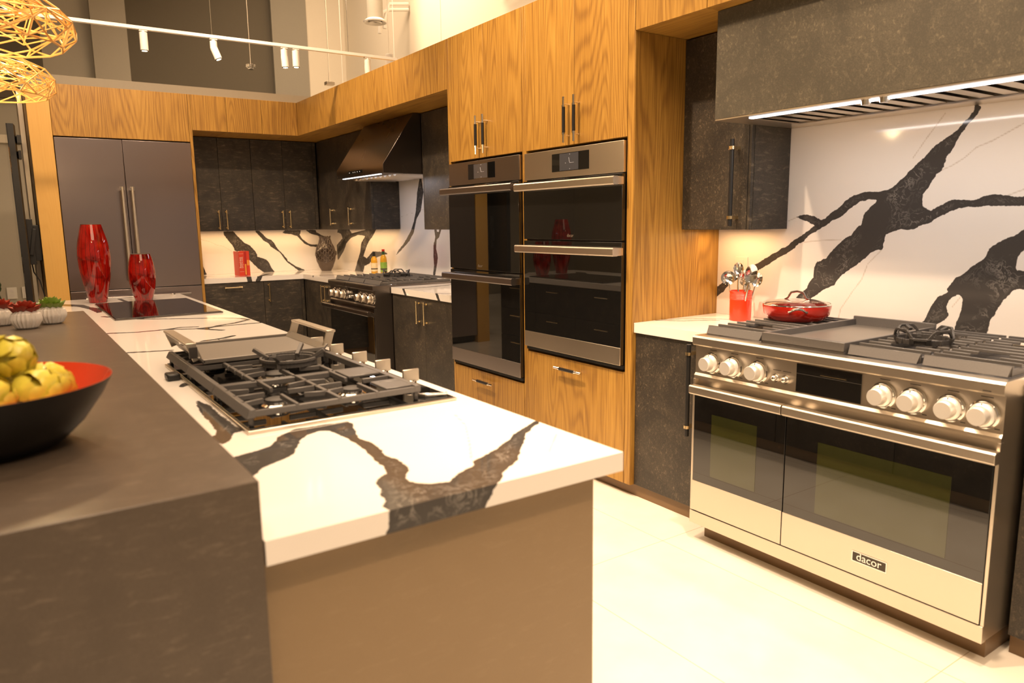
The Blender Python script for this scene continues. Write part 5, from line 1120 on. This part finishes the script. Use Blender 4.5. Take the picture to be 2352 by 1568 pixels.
# ================================================================== lattice pendants
def pendant(label, cx, cy, zb_, seed):
    R = 0.30; H = 0.20
    t = thing('pendant_lamp', label, 'pendant lamp', (cx, cy, zb_), 'gold lattice pendants over the island')
    rnd = random.Random(seed); levels = [(0.245, 0.0, 15), (0.285, 0.045, 12), (0.298, 0.088, 12), (0.262, 0.13, 11), (0.195, 0.165, 9), (0.105, 0.19, 6), (0.03, H, 4)]
    pts = []
    for r, z, n in levels:
        ph = rnd.uniform(0, 1)
        pts.append([Vector((cx+(r+rnd.uniform(-0.006, 0.006))*math.cos(2*PI*(k+ph)/n), cy+r*math.sin(2*PI*(k+ph)/n), zb_+z+(rnd.uniform(-0.012, 0.012) if 0 < z < H else 0))) for k in range(n)])
    mb = MB()
    def strut(a, b, r=0.0038): mb.tube([a, b], r, 6)
    for i, ring in enumerate(pts):
        n = len(ring)
        for k in range(n):
            if i in (0, 2, 4, 6): strut(ring[k], ring[(k+1) % n], 0.0045 if i == 0 else 0.003)
            if i+1 < len(pts):
                up = sorted(pts[i+1], key=lambda q: (q-ring[k]).length)
                for q in up[:2]: strut(ring[k], q)
            if i+2 < len(pts):
                up = sorted(pts[i+2], key=lambda q: (q-ring[k]).length)
                strut(ring[k], up[rnd.randint(0, 2)], 0.0026)
    # inner criss-cross layer
    for k in range(44):
        i = rnd.randint(1, 4); j = rnd.randint(1, 4); a = rnd.choice(pts[i]); cand = sorted(pts[j], key=lambda q: (q-a).length)
        b = cand[min(len(cand)-1, rnd.randint(2, 4))]; c_ = Vector((cx, cy, zb_+0.09)); strut(c_+(a-c_)*0.82, c_+(b-c_)*0.82, 0.0026)
    mb.build('lattice_shade', M['gold'], t, smooth=40)
    MB().cyl((cx, cy, zb_+0.11), (cx, cy, zb_+H+0.02), 0.02, n=16).build('lamp_holder', M['white'], t)
    MB().ball((cx, cy, zb_+0.10), 0.035, 0.035, 0.042).build('bulb', M['bulb'], t)
    MB().cyl((cx, cy, zb_+H), (cx, cy, 5.99), 0.003, n=6).build('cable', M['white'], t)
    l = bpy.data.lights.new('pendant_bulb_light', 'POINT'); l.energy = 11; l.color = (1, 0.72, 0.38); l.shadow_soft_size = 0.05
    o = bpy.data.objects.new('pendant_bulb_light', l); COL.objects.link(o); o.location = (cx, cy, zb_+0.04)
pendant('gold wire lattice pendant lamp, the nearer and higher of the pair', 0.035, 3.48, 2.105, 11)
pendant('gold wire lattice pendant lamp, the farther one above the succulents', 0.035, 4.75, 2.10, 12)

# ================================================================== ceiling fittings above the cabinets
tr = thing('track_rail', 'long white ceiling track rail hanging above the back cabinets', 'track', (1.8, 6.2, 2.86))
MB().box(-1.2, 3.05, 6.183, 6.217, 2.845, 2.868).build('rail', M['white'], tr, bev=0.001)
for x in (0.2, 1.492, 2.60): MB().cyl((x, 6.2, 2.868), (x, 6.2, 5.99), 0.0025, n=6).build('suspension_rod', M['steel_bright'], tr)
def head(label, x, tilt, ztop=2.845, aim=None):
    t = thing('track_spotlight', label, 'spotlight', (x, 6.2, ztop), 'white spotlights on the ceiling track')
    MB().box(x-0.028, x+0.028, 6.188, 6.212, ztop-0.009, ztop-0.0003).cyl((x, 6.2, ztop-0.008), (x, 6.2, ztop-0.03), 0.012, n=12).build('track_adapter', M['white'], t)
    if tilt: MB().cyl((x, 6.2, ztop-0.02), (x, 6.2, ztop-0.075), 0.026, n=20).build('pivot_collar', M['white'], t)
    p0 = Vector((x, 6.2, ztop-(0.07 if tilt else 0.018))); dv = Vector((tilt*0.8, -abs(tilt)*0.35, -1)).normalized()
    p1 = p0+dv*(0.085 if tilt else 0.125)
    b = MB().cyl(p0, p1, 0.0275, n=22).build('lamp_body', M['white'], t, bev=0.001)
    MB().cyl(p1, p1+dv*0.004, 0.0265, n=22).build('bezel', M['black'], b)
    MB().cyl(p1+dv*0.0042, p1+dv*0.0052, 0.019, n=20).build('lens', M['bulb'], b)
head('white cylinder spotlight hanging straight, next to the near pendant', 1.01, 0)
head('white spotlight tilted to the right below the rail rod', 1.50, 0.42)
head('white jointed spotlight, left of the close pair', 2.045, 0.06)
head('white straight spotlight, right of the close pair', 2.14, 0)
head('white spotlight in front of the cream wall above the top cabinets', 2.77, 0.05)
def hang(name, label, cat, x, y, z, body, mat):
    t = thing(name, label, cat, (x, y, z))
    body().build('housing', mat, t, bev=0.002)
    MB().cyl((x, y, z+0.03), (x, y, 5.99), 0.006 if 'grey' in label else 0.003, n=8).build('drop_rod', M['steel'], t)
hang('ceiling_sensor', 'small grey box sensor on a drop rod near the cabinet corner', 'sensor', 3.12, 8.0, 2.925, lambda: MB().box(3.075, 3.165, 7.96, 8.04, 2.92, 2.955), M['steel'])
hang('sprinkler_head', 'small clear sprinkler hanging against the dark wall panel', 'sprinkler', 2.40, 8.4, 3.10, lambda: MB().cyl((2.40, 8.4, 3.10), (2.40, 8.4, 3.13), 0.05, n=18).cyl((2.40, 8.4, 3.08), (2.40, 8.4, 3.10), 0.03, n=14), M['glass'])
hang('pendant_cylinder', 'white hanging cylinder downlight just above the teak cabinets', 'pendant lamp', 3.46, 7.2, 3.02, lambda: MB().cyl((3.46, 7.2, 3.0), (3.46, 7.2, 3.13), 0.04, n=20), M['white'])
dc = thing('air_duct', 'round grey vertical air duct with a white diffuser ring', 'duct', (4.15, 9.0, 3.92))
MB().cyl((4.15, 9.0, 3.95), (4.15, 9.0, 5.98), 0.10, n=28).build('duct_pipe', M['graywall'], dc)
MB().lathe([(0.09, 0.04), (0.15, 0.0), (0.14, -0.015), (0.10, 0.0), (0.09, 0.01)], (4.15, 9.0, 3.93), 32, None, False).lathe([(0.06, 0.02), (0.085, -0.012), (0.075, -0.02), (0.03, 0.0)], (4.15, 9.0, 3.93), 32, None, False).build('diffuser_ring', M['white'], dc)
cd_ = thing('conduit_pipes', 'two bent white conduits along the cream wall', 'conduit', (4.6, 9.2, 4.2))
for k in range(2):
    o = 0.07*k
    MB().tube([(4.30+o, 9.2, 3.85+o), (4.31+o, 9.2, 4.03), (4.36+o, 9.2, 4.12+o), (4.45, 9.2, 4.16+o), (5.0-0.28, 9.2, 4.20+o)], 0.022, 10).build('conduit', M['white'], cd_)
for i, (x, y) in enumerate(((3.6, 8.8), (4.2, 8.6), (4.3, 7.6))):
    tag(MB().cyl((x, y, 2.9), (x, y, 5.99), 0.003, n=6).build('hanging_wire', M['white']), ['thin wire hanging left of the air duct', 'thin wire hanging right of the air duct', 'thin wire hanging above the oven tower'][i], 'wire')
tag(MB().tube([(4.55, 7.0, 3.82), (4.55, 6.4, 3.86)], 0.02, 8).tube([(4.62, 7.05, 3.86), (4.60, 6.3, 3.92)], 0.02, 8).build('ring_light', M['white']), 'white linear light at the top edge above the towers', 'light')

# ================================================================== television, outlets, plant at left
tv = thing('television', 'thin black television seen edge-on beside the oak panel', 'television', (0.16, 7.7, 0.8))
MB().box(0.122, 0.128, 7.20, 8.30, 0.80, 2.245).build('screen', M['blackglass'], tv)
MB().prism([(0.128, 7.2), (0.170, 7.2), (0.185, 7.35), (0.185, 8.15), (0.17, 8.3), (0.128, 8.3)], 'z', 0.80, 2.245).build('casing', M['black'], tv)
mb = MB().box(0.185, 0.215, 7.22, 7.40, 2.10, 2.16).box(0.185, 0.205, 7.22, 7.40, 1.98, 2.04).build('rear_bracket', M['black'], tv)
mt = MB().box(0.186, 0.232, 7.45, 7.9, 1.12, 1.50).box(0.21, 0.279, 7.5, 7.85, 1.15, 1.45).bar((0.20, 7.44, 1.2), (0.24, 7.44, 1.42), 0.02, 0.03).build('wall_mount', M['black'], tv, bev=0.004)
MB().tube([(0.20, 7.6, 1.12), (0.205, 7.55, 1.05), (0.24, 7.5, 0.98), (0.262, 7.48, 0.85), (0.262, 7.48, 0.62)], 0.005, 8).build('power_cable', M['black'], tv)
for i, (x, lb) in enumerate(((0.049, 'white double outlet plate low on the far wall, left one'), (0.215, 'white data outlet plate beside the other outlet plate'))):
    o = thing('wall_outlet', lb, 'outlet', (x, 11.58, 0.55))
    MB().box(x-0.055, x+0.055, 11.583, 11.5995, 0.52, 0.67).build('cover_plate', M['plate'], o, bev=0.002)
    if i == 0: MB().box(x-0.02, x+0.02, 11.580, 11.5828, 0.545, 0.585).box(x-0.02, x+0.02, 11.580, 11.5828, 0.605, 0.645).build('socket', M['ceramic'], o)
    else: MB().box(x-0.014, x+0.014, 11.580, 11.5828, 0.58, 0.61).build('socket', M['print'], o)
pl = thing('potted_plant', 'dark green plant just inside the left picture edge', 'plant', (-0.26, 10.9, 0))
MB().cyl((-0.26, 10.9, 0), (-0.26, 10.9, 0.35), 0.14, 0.18, 20).build('pot', M['ceramic'], pl)
mb = MB(); rnd = random.Random(5)
for k in range(46):
    a = rnd.uniform(0, 2*PI); r = rnd.uniform(0.03, 0.17); z = rnd.uniform(0.42, 0.95)
    mb.ball((-0.26+r*math.cos(a), 10.9+r*math.sin(a), z), 0.045, 0.02, 0.05, 6, 4)
mb.build('foliage', M['leafdark'], pl)
MB().cyl((-0.26, 10.9, 0.33), (-0.26, 10.9, 0.8), 0.012, n=6).build('stem', M['kick'], pl)

# opposite side of the room, seen only as reflections in the oven glass and steel
oh = thing('wall_hood', 'dark chimney hood on the stone tiled wall across the room', 'range hood', (-4.1, 5.0, 1.7))
MB().prism([(4.4, 1.75), (5.6, 1.75), (5.6, 1.85), (5.25, 2.1), (4.75, 2.1), (4.4, 1.85)], 'x', -4.39, -3.9).box(-4.39, -4.05, 4.8, 5.2, 2.1, 2.9).build('canopy', M['darksteel'], oh)
oc = cabinet('sideboard_cabinet', 'dark low cabinet run across the room behind the bar', 'cabinet', 'x', -3.85, 3.0, 7.0, 0.05, 0.86, -0.5, S, [])
tag(MB().box(-4.39, -3.82, 3.0, 7.0, 0.905, 0.945).build('stone_counter', M['ceramic']), 'pale worktop across the room behind the bar', 'worktop')
tag(MB().box(-4.44, -4.1, 7.3, 7.8, 0, 2.8).build('wood_column', M['oak']), 'oak column across the room behind the bar', 'column')
